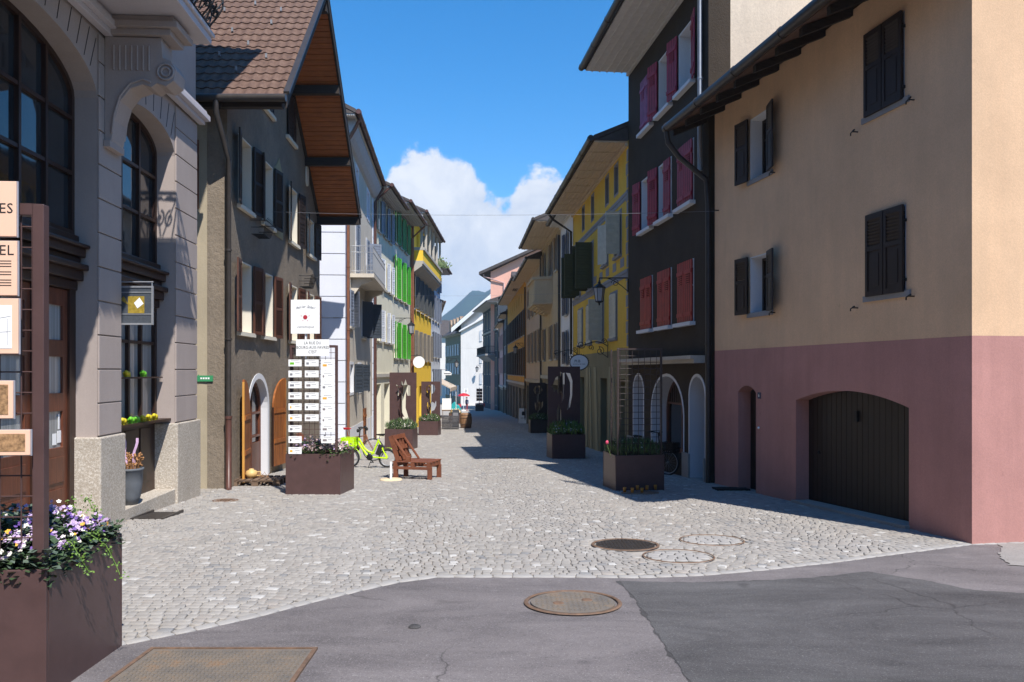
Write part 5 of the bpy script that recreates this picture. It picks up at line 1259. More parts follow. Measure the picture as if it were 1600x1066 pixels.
for i, ch in enumerate('Atelier Soleil'):
    a = (i-6.5)*.115; txt(b_, ch, cx+.40*math.sin(a)*.62, cz+.16+.10*math.cos(a)-.06+.04*0, yb-.0335, .075, 'ink_grey', shear=.4, ang=-a*.5)
txt(b_, 'céramique', cx, cz-.185, yb-.0335, .07, 'ink_grey', shear=.4, space=1.1)
mb = MB(); mb.prism([(cx+.042*math.cos(a), cz+.042*math.sin(a)) for a in [i*.524 for i in range(12)]], yb-.036, yb-.0325, lambda p, q, a: (p, a, q))
for i in range(5): a = math.pi/2+i*2*math.pi/5; mb.bar((cx+.065*math.cos(a), yb-.034, cz+.065*math.sin(a)), (cx+.095*math.cos(a), yb-.034, cz+.095*math.sin(a)), .002, .007)
mb.build('logo', 'logo_red', b_, world=False)
mb = MB(); mb.box(l2(478), l2(480.5), yb, yb+.02, h2(560), h2(470)); mb.build('board_post', 'white_paint', p2, world=False)
flowers(g2, r2, 'dusty pink and dry mixed flowers below the white name boards', w=.5, n=2600, leaf=('leaf_mid', 'leaf_dark'), petals=(('petal_dusty', 420), ('petal_white', 60), ('petal_violet', 40)), h=.26, ls=.05, seed=8)
# right-hand planter with the empty grid
g3 = Vector((2.49, 16.4, gz(16.3))); r3 = R(8)
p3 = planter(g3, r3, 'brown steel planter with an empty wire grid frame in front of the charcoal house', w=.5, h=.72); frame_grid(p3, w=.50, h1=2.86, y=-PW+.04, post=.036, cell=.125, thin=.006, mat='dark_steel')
mb = MB(); mb.box(-.53, -.50, -.48, .5, .7, 2.84); 
mb2 = MB()
for i in range(20): mb2.box(-.463, -.458, -.46, -.02, 1.0+i*.09, 1.006+i*.09)
for yy2 in (-.02,): mb2.box(-.475, -.445, yy2-.015, yy2+.015, .6, 2.84)
mb2.build('side_grid', 'dark_steel', p3, world=False)
flowers(g3, r3, 'green leafy bedding with tiny white flowers and one red tulip in the right foreground planter', w=.47, n=4200, leaf=('leaf_dark', 'leaf_mid'), petals=(('petal_white', 90), ('petal_pink', 3)), h=.20, ls=.038, seed=11, spiky=True)
mb = MB(); q = g3+Vector((-.62, -.4, PZ)); mb.tube([q+Vector((.12, 0, -.1)), q+Vector((.06, 0, .08)), q+Vector((.04, 0, .16))], .006, 5); mb.build
tl = root('tulip', 'single red tulip leaning over the left corner of the right foreground planter', 'flower', q)
mb.build('stem', 'leaf_mid', tl); mb = MB(); mb.blob(q+Vector((.04, 0, .19)), (.032, .032, .042)); mb.build('bloom', 'petal_pink', tl)
# cut-steel flower planters
FL1 = [[(-.28, 2.45), (-.10, 2.40), (-.05, 2.62), (.02, 2.42), (.10, 2.66), (.16, 2.45), (.30, 2.40), (.30, 2.02), (.18, 2.02), (.12, 2.2), (.10, 1.55), (.22, 1.15), (.26, .9), (.08, .9), (.05, 1.2), (-.06, 1.42), (-.16, 1.68), (-.15, 1.45), (-.02, 1.2), (.0, .95), (-.12, .95), (-.08, 2.0), (-.2, 2.02), (-.2, 2.3)]]
def petal(cx, cz, r): return [(cx+r*math.cos(a), cz+r*math.sin(a)) for a in [i*2*math.pi/14 for i in range(14)]]
FL2 = [[(-.22, 2.62), (-.1, 2.74), (-.04, 2.60), (.04, 2.76), (.20, 2.72), (.26, 2.5), (.18, 2.3), (.05, 2.24), (.03, 1.75), (.10, 1.82), (.20, 1.7), (.30, 1.86), (.31, 1.6), (.2, 1.35), (.05, 1.28), (.03, 1.0), (-.03, 1.0), (-.03, 1.25), (-.12, 1.3), (-.2, 1.6), (-.18, 1.8), (-.08, 1.55), (-.04, 1.5), (-.05, 2.24), (-.2, 2.3), (-.27, 2.48)]]
FL3 = [[(-.43, 2.26), (-.36, 2.34), (-.28, 2.55), (-.12, 2.66), (-.14, 2.76), (-.04, 2.70), (.02, 2.72), (.02, 2.0), (-.06, 1.75), (-.08, 2.02), (-.13, 2.15), (-.2, 2.02), (-.24, 2.18), (-.33, 2.08), (-.36, 2.22)], [(-.18, 1.7), (-.10, 1.5), (-.09, 1.2), (-.18, 1.05), (-.24, 1.25), (-.24, 1.5)], [(.06, 2.72), (.2, 2.7), (.28, 2.45), (.27, 2.0), (.2, 1.6), (.1, 1.5), (.2, 2.0), (.2, 2.4), (.12, 2.6)]]
def cutplanter(loc, rz, label, holes, flab, mat='brown_steel', fl=None, bent=True):
    o = planter(loc, rz, label, mat=mat); me = polycurve([(-.53, PZ-.1), (.53, PZ-.1), (.53, 2.92), (-.53, 2.92)], holes, .006)
    mb = MB(); mb.mesh(me, lambda x, y, z: (x, .30+z, y)); mb.build('cut_panel', mat, o, world=False)
    # the piece bent out of the plate
    h = holes[0]; me = polycurve(h, [], .005); mb = MB(); mb.mesh(me, lambda x, y, z: (x*.42-.06, .28-abs(x+.05)*.8+z, y-.01)); mb.build('bent_petals', mat, o, world=False)
    flowers(loc, rz, flab, **(fl or dict(w=.5, n=1800, leaf=('leaf_mid', 'leaf_dark'), petals=(('petal_white', 120), ('petal_dusty', 90), ('petal_pink', 6)), h=.28, ls=.055, seed=int(loc[1]), spiky=True)))
    return o
def gv(x, y): return Vector((x, y, gz(y)))
cutplanter(gv(-4.25, 30.6), R(-4), 'brown steel planter with a cut out leafy stem panel behind the wooden lounge chair', FL1, 'cream and green flowers with one pink bloom in the planter behind the wooden lounge chair')
cutplanter(gv(-4.5, 43.6), R(-4), 'brown steel planter with a cut out round flower panel near the dark crates', FL2, 'pale flowers in the planter near the dark crates')
cutplanter(gv(1.72, 25.5), R(7), 'brown planter with a bell flower cut out of its panel below the round pub sign', FL3, 'cream and violet flowers in the planter below the round pub sign', fl=dict(w=.5, n=1800, leaf=('leaf_mid', 'leaf_fresh'), petals=(('petal_white', 90), ('petal_violet', 60), ('petal_yellow', 10)), h=.3, ls=.055, seed=21, spiky=True))
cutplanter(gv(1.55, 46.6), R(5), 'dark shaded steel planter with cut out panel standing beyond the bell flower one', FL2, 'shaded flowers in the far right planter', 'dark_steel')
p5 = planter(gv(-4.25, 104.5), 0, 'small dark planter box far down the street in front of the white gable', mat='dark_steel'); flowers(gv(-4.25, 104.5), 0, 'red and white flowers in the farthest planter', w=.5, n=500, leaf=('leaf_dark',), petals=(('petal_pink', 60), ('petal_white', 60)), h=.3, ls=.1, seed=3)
p6 = planter(gv(-4.35, 61), 0, 'brown planter just behind the wooden barrel', w=.45); flowers(gv(-4.35, 61), 0, 'yellow and green flowers behind the wooden barrel', w=.42, n=700, leaf=('leaf_mid',), petals=(('petal_yellow', 60), ('petal_white', 60)), h=.3, ls=.08, seed=5)

# ================================================================== covers
def cover(c, r, label, cat='manhole cover', style='plate', mat='rust_iron'):
    sl_ = -.04; o = root('manhole_cover', label, cat, c, 0, None)
    T = lambda x, y, z: Vector((c.x+x, c.y+y, c.z+sl_*y+z))
    rw_ = .011 if style == 'fill' else .028
    ringp = [(r-rw_, .000), (r-rw_+.004, .008), (r, .008), (r+.01, .0)]
    mb = MB(); mb.lathe([(p, z) for p, z in ringp], (0, 0, 0), 48, T=T); mb.build('rim', 'rust_rim', o)
    if style == 'fill': return o
    mb = MB(); mb.lathe([(0, .004), (r-.05, .004), (r-.05, -.02)], (0, 0, 0), 48, T=T, smooth=False)
    s = .045; n = int(r/s)
    for i in range(-n, n+1):
        for j in range(-n, n+1):
            x, y = i*s, j*s
            if x*x+y*y < (r-.09)**2 and min(abs(x-.13)**2+abs(y-.06)**2, abs(x+.13)**2+abs(y+.05)**2) > .0036 or style == 'grate' and x*x+y*y < (r-.09)**2:
                a = .016
                if style == 'plate': mb.box(x-a, x+a, y-.006, y+.006, .004, .0085, T) if (i+j) % 2 else mb.box(x-.006, x+.006, y-a, y+a, .004, .0085, T)
                else: mb.box(x-.015, x+.015, y-.012, y+.012, .004, .012, T)
    mb.build('lid', mat, o)
    if style == 'plate':
        for hx, hy in ((.13, .06), (-.13, -.05)):
            mb = MB(); mb.lathe([(0, .012), (.03, .012), (.045, .010), (.05, .004)], (hx, hy, 0), 20, T=T); mb.build('lifting_hole', 'rust_rim', o)
    return o
cover(holes_c[0][0], .42, 'large rusty round manhole cover with two lifting holes set in the asphalt')
cover(holes_c[1][0], .41, 'dark round iron manhole cover with rusty rim set in the cobbles', style='grate', mat='gutter_metal')
cover(holes_c[2][0], .40, 'round cobble filled cover ring nearest the pink house', style='fill'); cover(holes_c[3][0], .40, 'round cobble filled cover ring closest to the asphalt edge', style='fill')
c = gp(792, 716); cover(c, .33, 'small rusty cover far up in the cobbles between the planters', mat='rust_iron', style='grate')
c = gp(352, 782); cover(c, .22, 'small reddish cover beside the brown downpipe foot', mat='rust_rim', style='grate')
for px_, py_, lb in ((648, 978, 'small dark iron cap in the asphalt'), (735, 838, 'small rusty iron cap in the cobbles')):
    c = gp(px_, py_); mb = MB(); mb.lathe([(0, .003), (.04, .003), (.05, -.006)], c, 16); tag(mb.build('valve_cap', 'rust_rim' if py_ < 900 else 'tar'), lb, 'valve cap')
hc = [gp(240, 1014), gp(488, 1015), gp(470, 1075), gp(165, 1085)]
o = root('access_hatch', 'rectangular rusty chequer plate hatch set in the asphalt at the lower left', 'hatch', hc[0])
x0, x1 = hc[0].x, hc[1].x; y1 = hc[0].y; y0 = y1-1.1
T = lambda x, y, z: Vector((x+(y1-y)*.03, y, gz(y)+z))
mb = MB(); mb.box(x0, x1, y0, y1, -.03, -.002, T)
i = 0; x = x0+.05
while x < x1-.03:
    y = y0+.03; j = 0
    while y < y1-.02: (mb.box(x-.014, x+.014, y-.004, y+.004, -.002, .003, T) if (i+j) % 2 else mb.box(x-.005, x+.005, y-.013, y+.013, -.002, .003, T)); y += .035; j += 1
    x += .035; i += 1
mb.build('plate', 'rust_iron', o)
mb = MB(); ring(mb, lambda u, n, z: T(u, z, n), x0-.03, x1+.03, y0-.03, y1+.03, .03, -.03, .005); mb.build('frame', 'rust_rim', o)
q = gp(1142, 765); mb = MB(); mb.box(q.x-.33, q.x+.33, q.y-.22, q.y+.22, q.z-.01, q.z+.03, lambda x, y, z: (x, y, z-.04*(y-q.y))); tag(mb.build('doormat', 'mat_black'), 'black doormat on the cobbles outside the narrow pink house door', 'doormat')

# ================================================================== pallet, pumpkin, candles
q = gp(405, 757); pal = root('pallet', 'weathered wooden pallet lying before the arched door', 'pallet', q, R(3))
mb = MB()
for i in range(7): mb.box(-.5+i*.15, -.39+i*.15, -.38, .38, .125, .147)
for y_ in (-.37, -.05, .27): mb.box(-.5, .51, y_, y_+.1, .10, .1245)
for y_ in (-.37, -.05, .27): mb.box(-.5, .51, y_, y_+.1, -.04, .012)
for x_ in (-.5, -.07, .37):
    for y_ in (-.37, -.05, .27): mb.box(x_, x_+.14, y_, y_+.1, .012, .0995)
mb.build('boards', 'pallet_wood', pal, world=False, bevel=.004)
q2 = q+Vector((-.14, -.08, .147)); o = root('clay_teapot', 'rounded tan clay teapot with straw standing on the pallet', 'teapot', q2)
mb = MB(); mb.lathe([(0, 0), (.07, .0), (.12, .05), (.13, .10), (.10, .16), (.05, .18), (.045, .20), (0, .205)], q2, 20); mb.build('pot_body', 'clay', o)
mb = MB(); mb.tube([q2+Vector((-.1, 0, .08)), q2+Vector((-.17, 0, .12)), q2+Vector((-.20, 0, .17))], [.03, .02, .014], 8); mb.tube([q2+Vector((.11, 0, .13)), q2+Vector((.19, 0, .14)), q2+Vector((.19, 0, .06)), q2+Vector((.11, 0, .05))], .012, 8); mb.build('spout_and_handle', 'clay', o)
mb = MB(); rnd = random.Random(2)
for i in range(70): a = rnd.uniform(0, 6.28); p = q2+Vector((rnd.gauss(0, .15), rnd.gauss(0, .06)+.1, .004)); mb.tube([p, p+Vector((.05*math.cos(a), .05*math.sin(a), .05)), p+Vector((.1*math.cos(a), .1*math.sin(a), rnd.uniform(0, .12)))], .004, 4)
mb.build('straw', 'straw', o)
for i, (px_, py_) in enumerate(((976, 769), (988, 770), (996, 766), (1003, 770), (1011, 766), (1024, 765))):
    c = gp(px_, py_+2); mb = MB(); mb.lathe([(0, 0), (.028, 0), (.034, .09), (.028, .09), (.024, .02), (0, .02)], c+Vector((0, 0, .028)), 12)
    tag(mb.build('candle_pot', 'orange_pot'), 'small amber candle pot on the wooden board at the foot of the right foreground planter', 'candle', 'amber candle pots at the planter foot')
c = gp(1000, 771); mb = MB(); mb.lathe([(0, .026), (.36, .026), (.37, -.01)], c, 24, T=lambda x, y, z: Vector((x, c.y+(y-c.y)*.55, z-.04*(y-c.y)*.55))); tag(mb.build('wooden_tray', 'pallet_wood'), 'oval wooden board under the amber candle pots', 'board')

# ================================================================== lounge chair of pallets
ch = root('lounge_chair', 'reddish brown wooden lounge chair made of pallet slats, back turned to the left', 'chair', (-2.30, 18.6, gz(18.6)), R(-14)); ch.scale = (.92, .92, 1)
mb = MB()
for y_ in (-.42, -.20, .02, .24): mb.box(-.40, .62, y_, y_+.13, .40, .425)
for x_ in (-.38, .08, .50): mb.box(x_, x_+.1, -.42, .37, .30, .3995)
for y_ in (-.42, .27): mb.box(-.40, .62, y_, y_+.10, .24, .2995)
mb.build('seat', 'bench_wood', ch, world=False, bevel=.004)
for x_, y_ in ((-.38, -.42), (.52, -.42), (-.38, .27), (.52, .27)): mb = MB(); mb.box(x_, x_+.1, y_, y_+.1, -.05, .2395); mb.build('leg', 'bench_wood', ch, world=False, bevel=.004)
mb = MB()
Tb = lambda a, b, c: (-.40-.22*c/.6+.0+b*1.0, a, .43+c)
for y_ in (-.42, -.235, -.03, .17, .33):
    mb.bar((-.26, y_+.02, .43), (-.46, y_+.02, 1.0), .03, .11, up=(1, 0, 0))
for t in (.06, .48, .9): mb.bar((-.20-.2*t, -.42, .45+.57*t), (-.20-.2*t, .37, .45+.57*t), .10, .022, up=(.95, 0, .3))
mb.bar((.03, -.36, .43), (-.36, -.36, .92), .035, .08, up=(0, 1, 0)); mb.bar((.03, .30, .43), (-.36, .30, .92), .035, .08, up=(0, 1, 0)); mb.box(-.05, .05, -.42, -.30, .426, .53)
mb.build('backrest', 'bench_wood', ch, world=False, bevel=.003)
c = gp(611, 750.5); o = root('post_stand', 'short white post on a pale round slice of log', 'post', c)
mb = MB(); mb.lathe([(0, .035), (.235, .035), (.255, .02), (.25, -.03)], c, 22); mb.build('log_base', 'log_slice', o)
mb = MB(); mb.box(c.x-.022, c.x+.022, c.y-.022, c.y+.022, c.z+.035, c.z+.42); mb.build('post', 'white_paint', o)

# second wooden chair glimpsed behind the boards
ch2 = copytree(ch); ch2.location = (-4.75, 19.4, gz(19.4)); ch2.rotation_euler = (0, 0, R(20)); ch2['label'] = 'brown slatted wooden chair half hidden behind the frame of name boards'

# ================================================================== bicycles
def wheel(o, x, z, r, tyre='rubber', rimm='grey_metal', tw_=.02):
    ang = [i*2*math.pi/32 for i in range(33)]
    mb = MB(); mb.tube([(x+(r-tw_)*math.cos(a), 0, z+(r-tw_)*math.sin(a)) for a in ang], tw_, 8, cap=False)
    w = mb.build('wheel', tyre, o, world=False)
    mb = MB(); mb.tube([(x+(r-tw_*2.2)*math.cos(a), 0, z+(r-tw_*2.2)*math.sin(a)) for a in ang], tw_*.5, 6, cap=False); mb.build('rim', rimm, w, world=False)
    mb = MB()
    for i in range(18): a = i*2*math.pi/18; mb.tube([(x+.02*math.cos(a+.4), .02*(-1)**i, z+.02*math.sin(a+.4)), (x+(r-tw_*2.3)*math.cos(a), 0, z+(r-tw_*2.3)*math.sin(a))], .0016, 3, cap=False)
    mb.tube([(x, -.04, z), (x, .04, z)], .02, 8); mb.build('spokes', 'grey_metal', w, world=False)
def bicycle(loc, rz, label, R_=.255, wb=1.02, fm='lime', sz=.90, hz=1.05, basket='lime', seatm='rubber', ebike=True, tyre='rubber', tw_=.025, guard=True):
    o = root('bicycle', label, 'bicycle', loc, rz); a, b = -wb/2, wb/2               # front wheel at -x
    wheel(o, a, R_, R_, tyre, tw_=tw_); wheel(o, b, R_, R_, tyre, tw_=tw_)
    bbx, bbz = .03, R_+.03; tr = .026 if ebike else .016
    mb = MB(); hx, hz0, hz1 = a+.20, .62, .80
    mb.tube([(hx-.03, 0, hz0), (hx+.035, 0, hz1)], tr+.004, 8)
    mb.tube([(hx-.01, 0, .68), (bbx-.10, 0, bbz+.06), (bbx, 0, bbz)], tr+.004, 8)
    if ebike: mb.tube([(hx+.03, 0, .78), (hx+.18, 0, .52), (bbx-.05, 0, .43), (bbx+.12, 0, .38)], tr, 8)
    else: mb.tube([(hx+.02, 0, .76), (bbx+.16, 0, .70)], tr, 8)
    mb.tube([(bbx, 0, bbz), (bbx+.11, 0, .45), (bbx+.24, 0, .76)], tr, 8)
    mb.tube([(bbx+.23, 0, .72), (b, .05, R_)], tr*.7, 6); mb.tube([(bbx+.23, 0, .72), (b, -.05, R_)], tr*.7, 6)
    mb.tube([(bbx, 0, bbz), (b, .05, R_)], tr*.8, 6); mb.tube([(bbx, 0, bbz), (b, -.05, R_)], tr*.8, 6)
    for s in (-.045, .045): mb.tube([(hx-.03, 0, hz0), (hx-.05, s, hz0-.04), (a, s, R_)], tr*.7, 6)
    mb.build('frame', fm, o, world=False)
    if guard:
        mb = MB()
        for cx_ in (a, b):
            pts = [(cx_+(R_+.03)*math.cos(t), R_+(R_+.03)*math.sin(t)) for t in [R(-5+i*11) for i in range(15)]]
            for (xa, za), (xb, zb) in zip(pts, pts[1:]): mb.add([(xa, -.03, za), (xa, .03, za), (xb, .03, zb), (xb, -.03, zb)], [(0, 1, 2, 3)])
        mb.build('mudguard', fm if ebike else 'rubber', o, world=False)
    mb = MB(); mb.tube([(bbx+.23, 0, .72), (bbx+.24+.04, 0, sz-.03)], .013, 8); mb.build('seat_post', 'grey_metal', o, world=False)
    mb = MB(); mb.add([(bbx+.15, 0, sz), (bbx+.25, -.035, sz+.01), (bbx+.40, -.08, sz+.015), (bbx+.43, 0, sz+.02), (bbx+.40, .08, sz+.015), (bbx+.25, .035, sz+.01), (bbx+.17, 0, sz-.03), (bbx+.38, -.05, sz-.05), (bbx+.38, .05, sz-.05)],
        [(0, 1, 5), (1, 2, 3, 4, 5), (0, 6, 7, 1), (1, 7, 2), (0, 5, 8, 6), (5, 4, 8), (6, 8, 7), (2, 7, 8, 4, 3)]); mb.build('saddle', seatm, o, world=False, bevel=.01)
    mb = MB(); mb.tube([(hx+.035, 0, .79), (hx+.06, 0, hz-.04)], .018, 8); mb.tube([(hx+.16, -.27, hz), (hx+.09, -.18, hz+.01), (hx+.05, 0, hz-.03), (hx+.09, .18, hz+.01), (hx+.16, .27, hz)], .013, 8)
    for s in (-1, 1): mb.tube([(hx+.10, s*.19, hz+.01), (hx+.17, s*.28, hz)], .02, 8); mb.tube([(hx+.05, s*.15, hz), (hx+.08, s*.24, hz-.03)], .006, 5)
    mb.blob((hx+.0, 0, hz-.06), (.04, .05, .05)); mb.build('handlebar', 'rubber', o, world=False)
    mb = MB()
    for s, dx, dz in ((-1, .09, -.13), (1, -.09, .13)): mb.bar((bbx, s*.06, bbz), (bbx+dx, s*.07, bbz+dz), .015, .025); mb.box(bbx+dx-.04, bbx+dx+.04, s*.12-.04, s*.12+.04, bbz+dz-.01, bbz+dz+.012)
    mb.lathe([(0, -.06), (.085, -.06), (.09, -.055), (0, -.05)], (bbx, 0, bbz), 20, T=lambda x, y, z: Vector((x, z-bbz, bbz+y)))
    mb.tube([(bbx+.05, -.06, .24), (bbx-.01, -.14, .01)], .01, 6); mb.build('crankset', 'black_iron', o, world=False)
    if ebike: mb = MB(); mb.bar((bbx+.20, 0, .34), (bbx+.31, 0, .62), .09, .12); mb.build('battery', 'rubber', o, world=False, bevel=.02)
    if basket:
        mb = MB(); x0, x1, z0, z1 = a-.24, a+.16, .58, .80
        for i in range(6): z = z0+(z1-z0)*i/5; ring(mb, lambda u, n, zz: (u, zz, n), x0, x1, -.17, .17, .012, z-.008, z+.008)
        for i in range(8):
            x = x0+(x1-x0-.02)*i/7
            for s in (-.17, .158): mb.box(x, x+.018, s, s+.012, z0, z1)
        for i in range(7):
            y = -.17+.32*i/6
            for s in (x0, x1-.012): mb.box(s, s+.012, y, y+.018, z0, z1)
        mb.box(x0, x1, -.17, .17, z0-.006, z0); mb.box(x0+.13, x1-.05, -.176, -.171, z0+.03, z1-.04); mb.build('basket', basket, o, world=False)
    return o
bicycle(Vector((-3.86, 21.5, gz(21.3))), R(-6), 'lime green electric bicycle with front basket parked behind the name board planter')
bicycle(Vector((-4.7, 24.2, gz(24.2))), R(172), 'slim bicycle with red saddle mostly hidden behind the lime green one', .34, 1.0, 'copper_pipe', .98, 1.02, None, 'tin_red', False, 'rubber', .014, False)
bicycle(Vector((3.40, 19.75, gz(19.75))), R(138), 'black city bicycle leaning beside the charcoal house window', .32, 1.05, 'black_iron', .92, 1.05, 'black_iron', 'rubber', False, 'rubber', .022, True)

# ================================================================== lanterns, brackets, signs, wires
def lantern(o, q, s=1.):
    mb = MB(); c = q
    mb.lathe([(0, .0), (.02, .0), (.03, -.05), (.05, -.06), (.04, -.1), (.17*s, -.20*s), (.19*s, -.22*s), (.17*s, -.23*s)], c, 6, smooth=False)
    mb.lathe([(.11*s, -.60*s), (.115*s, -.63*s), (.03, -.66*s), (.02, -.72*s), (0, -.73*s)], c, 6, smooth=False)
    for i in range(6): a = i*math.pi/3; mb.tube([c+Vector((.165*s*math.cos(a), .165*s*math.sin(a), -.23*s)), c+Vector((.11*s*math.cos(a), .11*s*math.sin(a), -.61*s))], .009, 5)
    h = mb.build('lantern_head', 'black_iron', o); mb = MB(); mb.lathe([(.155*s, -.235*s), (.103*s, -.60*s)], c, 6, smooth=False); mb.build('lantern_glass', 'lamp_glass', h)
def wall_lamp(wp, q, label, s=1.):
    o = root('street_lamp', label, 'street lamp', wp); mb = MB(); wp = Vector(wp); q = Vector(q)
    mb.tube([wp, Vector((q.x, q.y, wp.z))], .018, 6); mb.tube([Vector((q.x, q.y, wp.z)), q], .012, 6); mb.tube([wp-Vector((0, 0, .02)), wp-Vector((0, 0, .42))], .016, 6)
    d = Vector((q.x-wp.x, q.y-wp.y, 0)); T = lambda a, z: wp+d*a+Vector((0, 0, z)); L_ = d.length
    mb.tube([T(t, -.4+.40*math.sin(t*1.57*1.2)) for t in [i/12*.85 for i in range(13)]], .012, 6)
    mb.tube(spiral((.28, -.15), .12/L_ if False else .12, 1.6, 0, 1, lambda a, z: wp+d.normalized()*(a*L_ if False else a+.1)+Vector((0, 0, z))), .010, 5)
    mb.build('bracket', 'black_iron', o); lantern(o, q, s); return o
w_ = fC.T(fC.L-.05, .03, 4.55); q_ = w_+Vector((-.86, 0, -.06)); wall_lamp(w_, q_, 'large black lantern on scrolled bracket fixed between the mustard and charcoal houses', 1.05)
w_ = fG.T(.6, .03, 4.7); wall_lamp(w_, w_+Vector((.95, 0, -.12)), 'black wall lantern in front of the green shutters', 1.2)
w_ = fO.T(fO.ud(64), .03, 4.0); wall_lamp(w_, w_+Vector((-.6, 0, -.1)), 'black wall lantern on the ochre house', 1.2)
w_ = Vector((-6.4, 79, 3.0)); wall_lamp(w_, w_+Vector((-.0+.9, 0, -.1)), 'small black wall lantern on the far left row past the pale blue house', 1.2)
w_ = fW.T(3.6, .03, 2.8); wall_lamp(w_, w_+Vector((-.6, -.9, -.1)), 'tiny black lantern against the white gable wall', 1.6)
def scroll_bracket(wp, out, L_, label, sign=None):
    o = root('hanging_sign' if sign else 'iron_bracket', label, 'sign' if sign else 'bracket', wp); wp = Vector(wp); d = Vector(out).normalized()
    T = lambda a, z: wp+d*a+Vector((0, 0, z)); mb = MB()
    mb.tube([T(0, -.35), T(0, .3)], .014, 6); mb.tube([T(L_*t, .28*math.sin(t*3.0)*(1-t)+.04) for t in [i/16 for i in range(17)]], .016, 6)
    for cx_, cz_, r_2, tn, a0_, sg in ((L_*.25, -.12, .15, 1.5, 1.5, 1), (L_*.55, .0, .10, 1.4, -1, -1), (L_*.86, .10, .15, 1.6, 2.5, 1), (L_*.1, .22, .09, 1.4, 0, 1)): mb.tube(spiral((cx_, cz_), r_2, tn, a0_, sg, T), .012, 6)
    mb.tube([T(.0, -.33), T(.2, -.2), T(.3, .05)], .012, 6); mb.build('scroll_iron', 'black_iron', o)
    if sign:
        sc = T(L_*.93, -.50); mb = MB(); mb.prism([(sc.x+.30*math.cos(a), sc.z+.245*math.sin(a)) for a in [i*2*math.pi/32 for i in range(32)]], sc.y-.02, sc.y+.02, lambda p, q, a: (p, a, q)); s_ = mb.build('sign_plate', 'white_board', o)
        mb = MB(); mb.tube([(sc.x+.31*math.cos(a), sc.y, sc.z+.255*math.sin(a)) for a in [i*2*math.pi/32 for i in range(33)]], .018, 6)
        for i in range(28): a = i*2*math.pi/28; mb.blob((sc.x+.335*math.cos(a), sc.y, sc.z+.28*math.sin(a)), .018, n=5, k=4)
        mb.tube([T(L_*.93, .05), sc+Vector((0, 0, .25))], .009, 5); mb.build('sign_rim', 'black_iron', o)
        mb = MB(); mb.mesh(textmesh(sign[0], .13), lambda x, y, z: (sc.x-.06+x, sc.y-.0215-z, sc.z+.035+y)); mb.mesh(textmesh(sign[1], .055), lambda x, y, z: (sc.x+x, sc.y-.0215-z, sc.z-.06+y)); mb.build('lettering', 'ink', s_)
    return o
w_ = fM.T(fM.up(951), .03, 2.55); scroll_bracket(w_, (-1, 0, 0), 1.05, 'round white pub sign hanging from a scrolled iron bracket on the mustard house', ('PI.B', 'les bières du Valais'))
w_ = fM.T(fM.up(903), .03, 2.45); scroll_bracket(w_, (-1, 0, 0), 1.0, 'empty scrolled iron bracket further along the mustard house')
o = root('round_sign', 'plain white round sign hanging in front of the yellow house wall', 'sign', (-5.9, 50.5, 2.3)); mb = MB(); mb.prism([(-5.9+.37*math.cos(a), 2.32+.37*math.sin(a)) for a in [i*2*math.pi/28 for i in range(28)]], 50.45, 50.5, lambda p, q, a: (p, a, q)); mb.build('disc', 'white_board', o)
mb = MB(); mb.tube([(-6.52, 50.48, 2.75), (-5.8, 50.48, 2.75)], .02, 6); mb.tube([(-5.9, 50.48, 2.7), (-5.9, 50.48, 2.75)], .015, 6); mb.build('bracket', 'black_iron', o)
for a, b, lb in ((at(425, 331, 19.9), at(1120, 330, 17.2), 'thin cable strung over the street from the roughcast house to the pink house'), (at(612, 461, 45), at(893, 458, 35.4), 'thin cable strung across the middle of the street'), (at(690, 542, 66), at(845, 545, 50), 'thin cable strung low across the far street')):
    mb = MB(); mb.tube([a.lerp(b, t)+Vector((0, 0, -.35*t*(1-t))) for t in [i/14 for i in range(15)]], .0035, 5); tag(mb.build('cable', 'ink_grey'), lb, 'cable')
o = root('wall_hook', 'small iron hook with insulator holding the cable on the pink house corner', 'hook', at(1118, 330, 17.2)); mb = MB(); q = fP.T(uP(17.1), 0, 5.2); mb.tube([q, q+Vector((-.12, -.05, 0)), q+Vector((-.16, -.05, .04))], .012, 6); mb.build('hook', 'black_iron', o)

# ================================================================== cafe end of the street
def gpt(px, d): return Vector(((px-800)/F*d, d, gz(d)))
c = gpt(728, 53); o = root('barrel', 'upright wooden barrel standing on the cobbles beside the crates', 'barrel', c)
mb = MB(); mb.lathe([(0, 0), (.34, 0), (.38, .2), (.415, .48), (.38, .76), (.34, .98), (.31, .98), (.31, .93), (0, .93)], c, 22); mb.build('staves', 'barrel_wood', o)
mb = MB()
for z, r in ((.08, .362), (.28, .397), (.68, .397), (.88, .365)): mb.lathe([(r, z-.025), (r+.006, z-.025), (r+.006, z+.025), (r, z+.025)], c, 22)
mb.build('hoop', 'rust_rim', o)
cr = root('crate', 'dark plastic lattice crate, lower one nearest the round flower planter', 'crate', gpt(697, 51), 0, 'dark lattice crates stacked by the barrel')
mb = MB(); w_, d_, h_ = .55, .4, .42
for i in range(4): z = .02+i*(h_-.04)/3; ring(mb, lambda u, n, zz: (u, zz, n), -w_/2, w_/2, -d_/2, d_/2, .02, z-.02, z+.02)
for i in range(9):
    x = -w_/2+w_*i/9
    for s in (-1, 1):
        for y_ in (-d_/2-.003, d_/2-.015): mb.bar((x if s > 0 else x+w_/9, y_+.009, .02), (x+w_/9 if s > 0 else x, y_+.009, h_-.02), .015, .018, up=(0, 1, 0))
mb.box(-w_/2+.02, w_/2-.02, -d_/2+.02, d_/2-.02, .0, .015); mb.build('lattice', 'crate_plastic', cr, world=False)
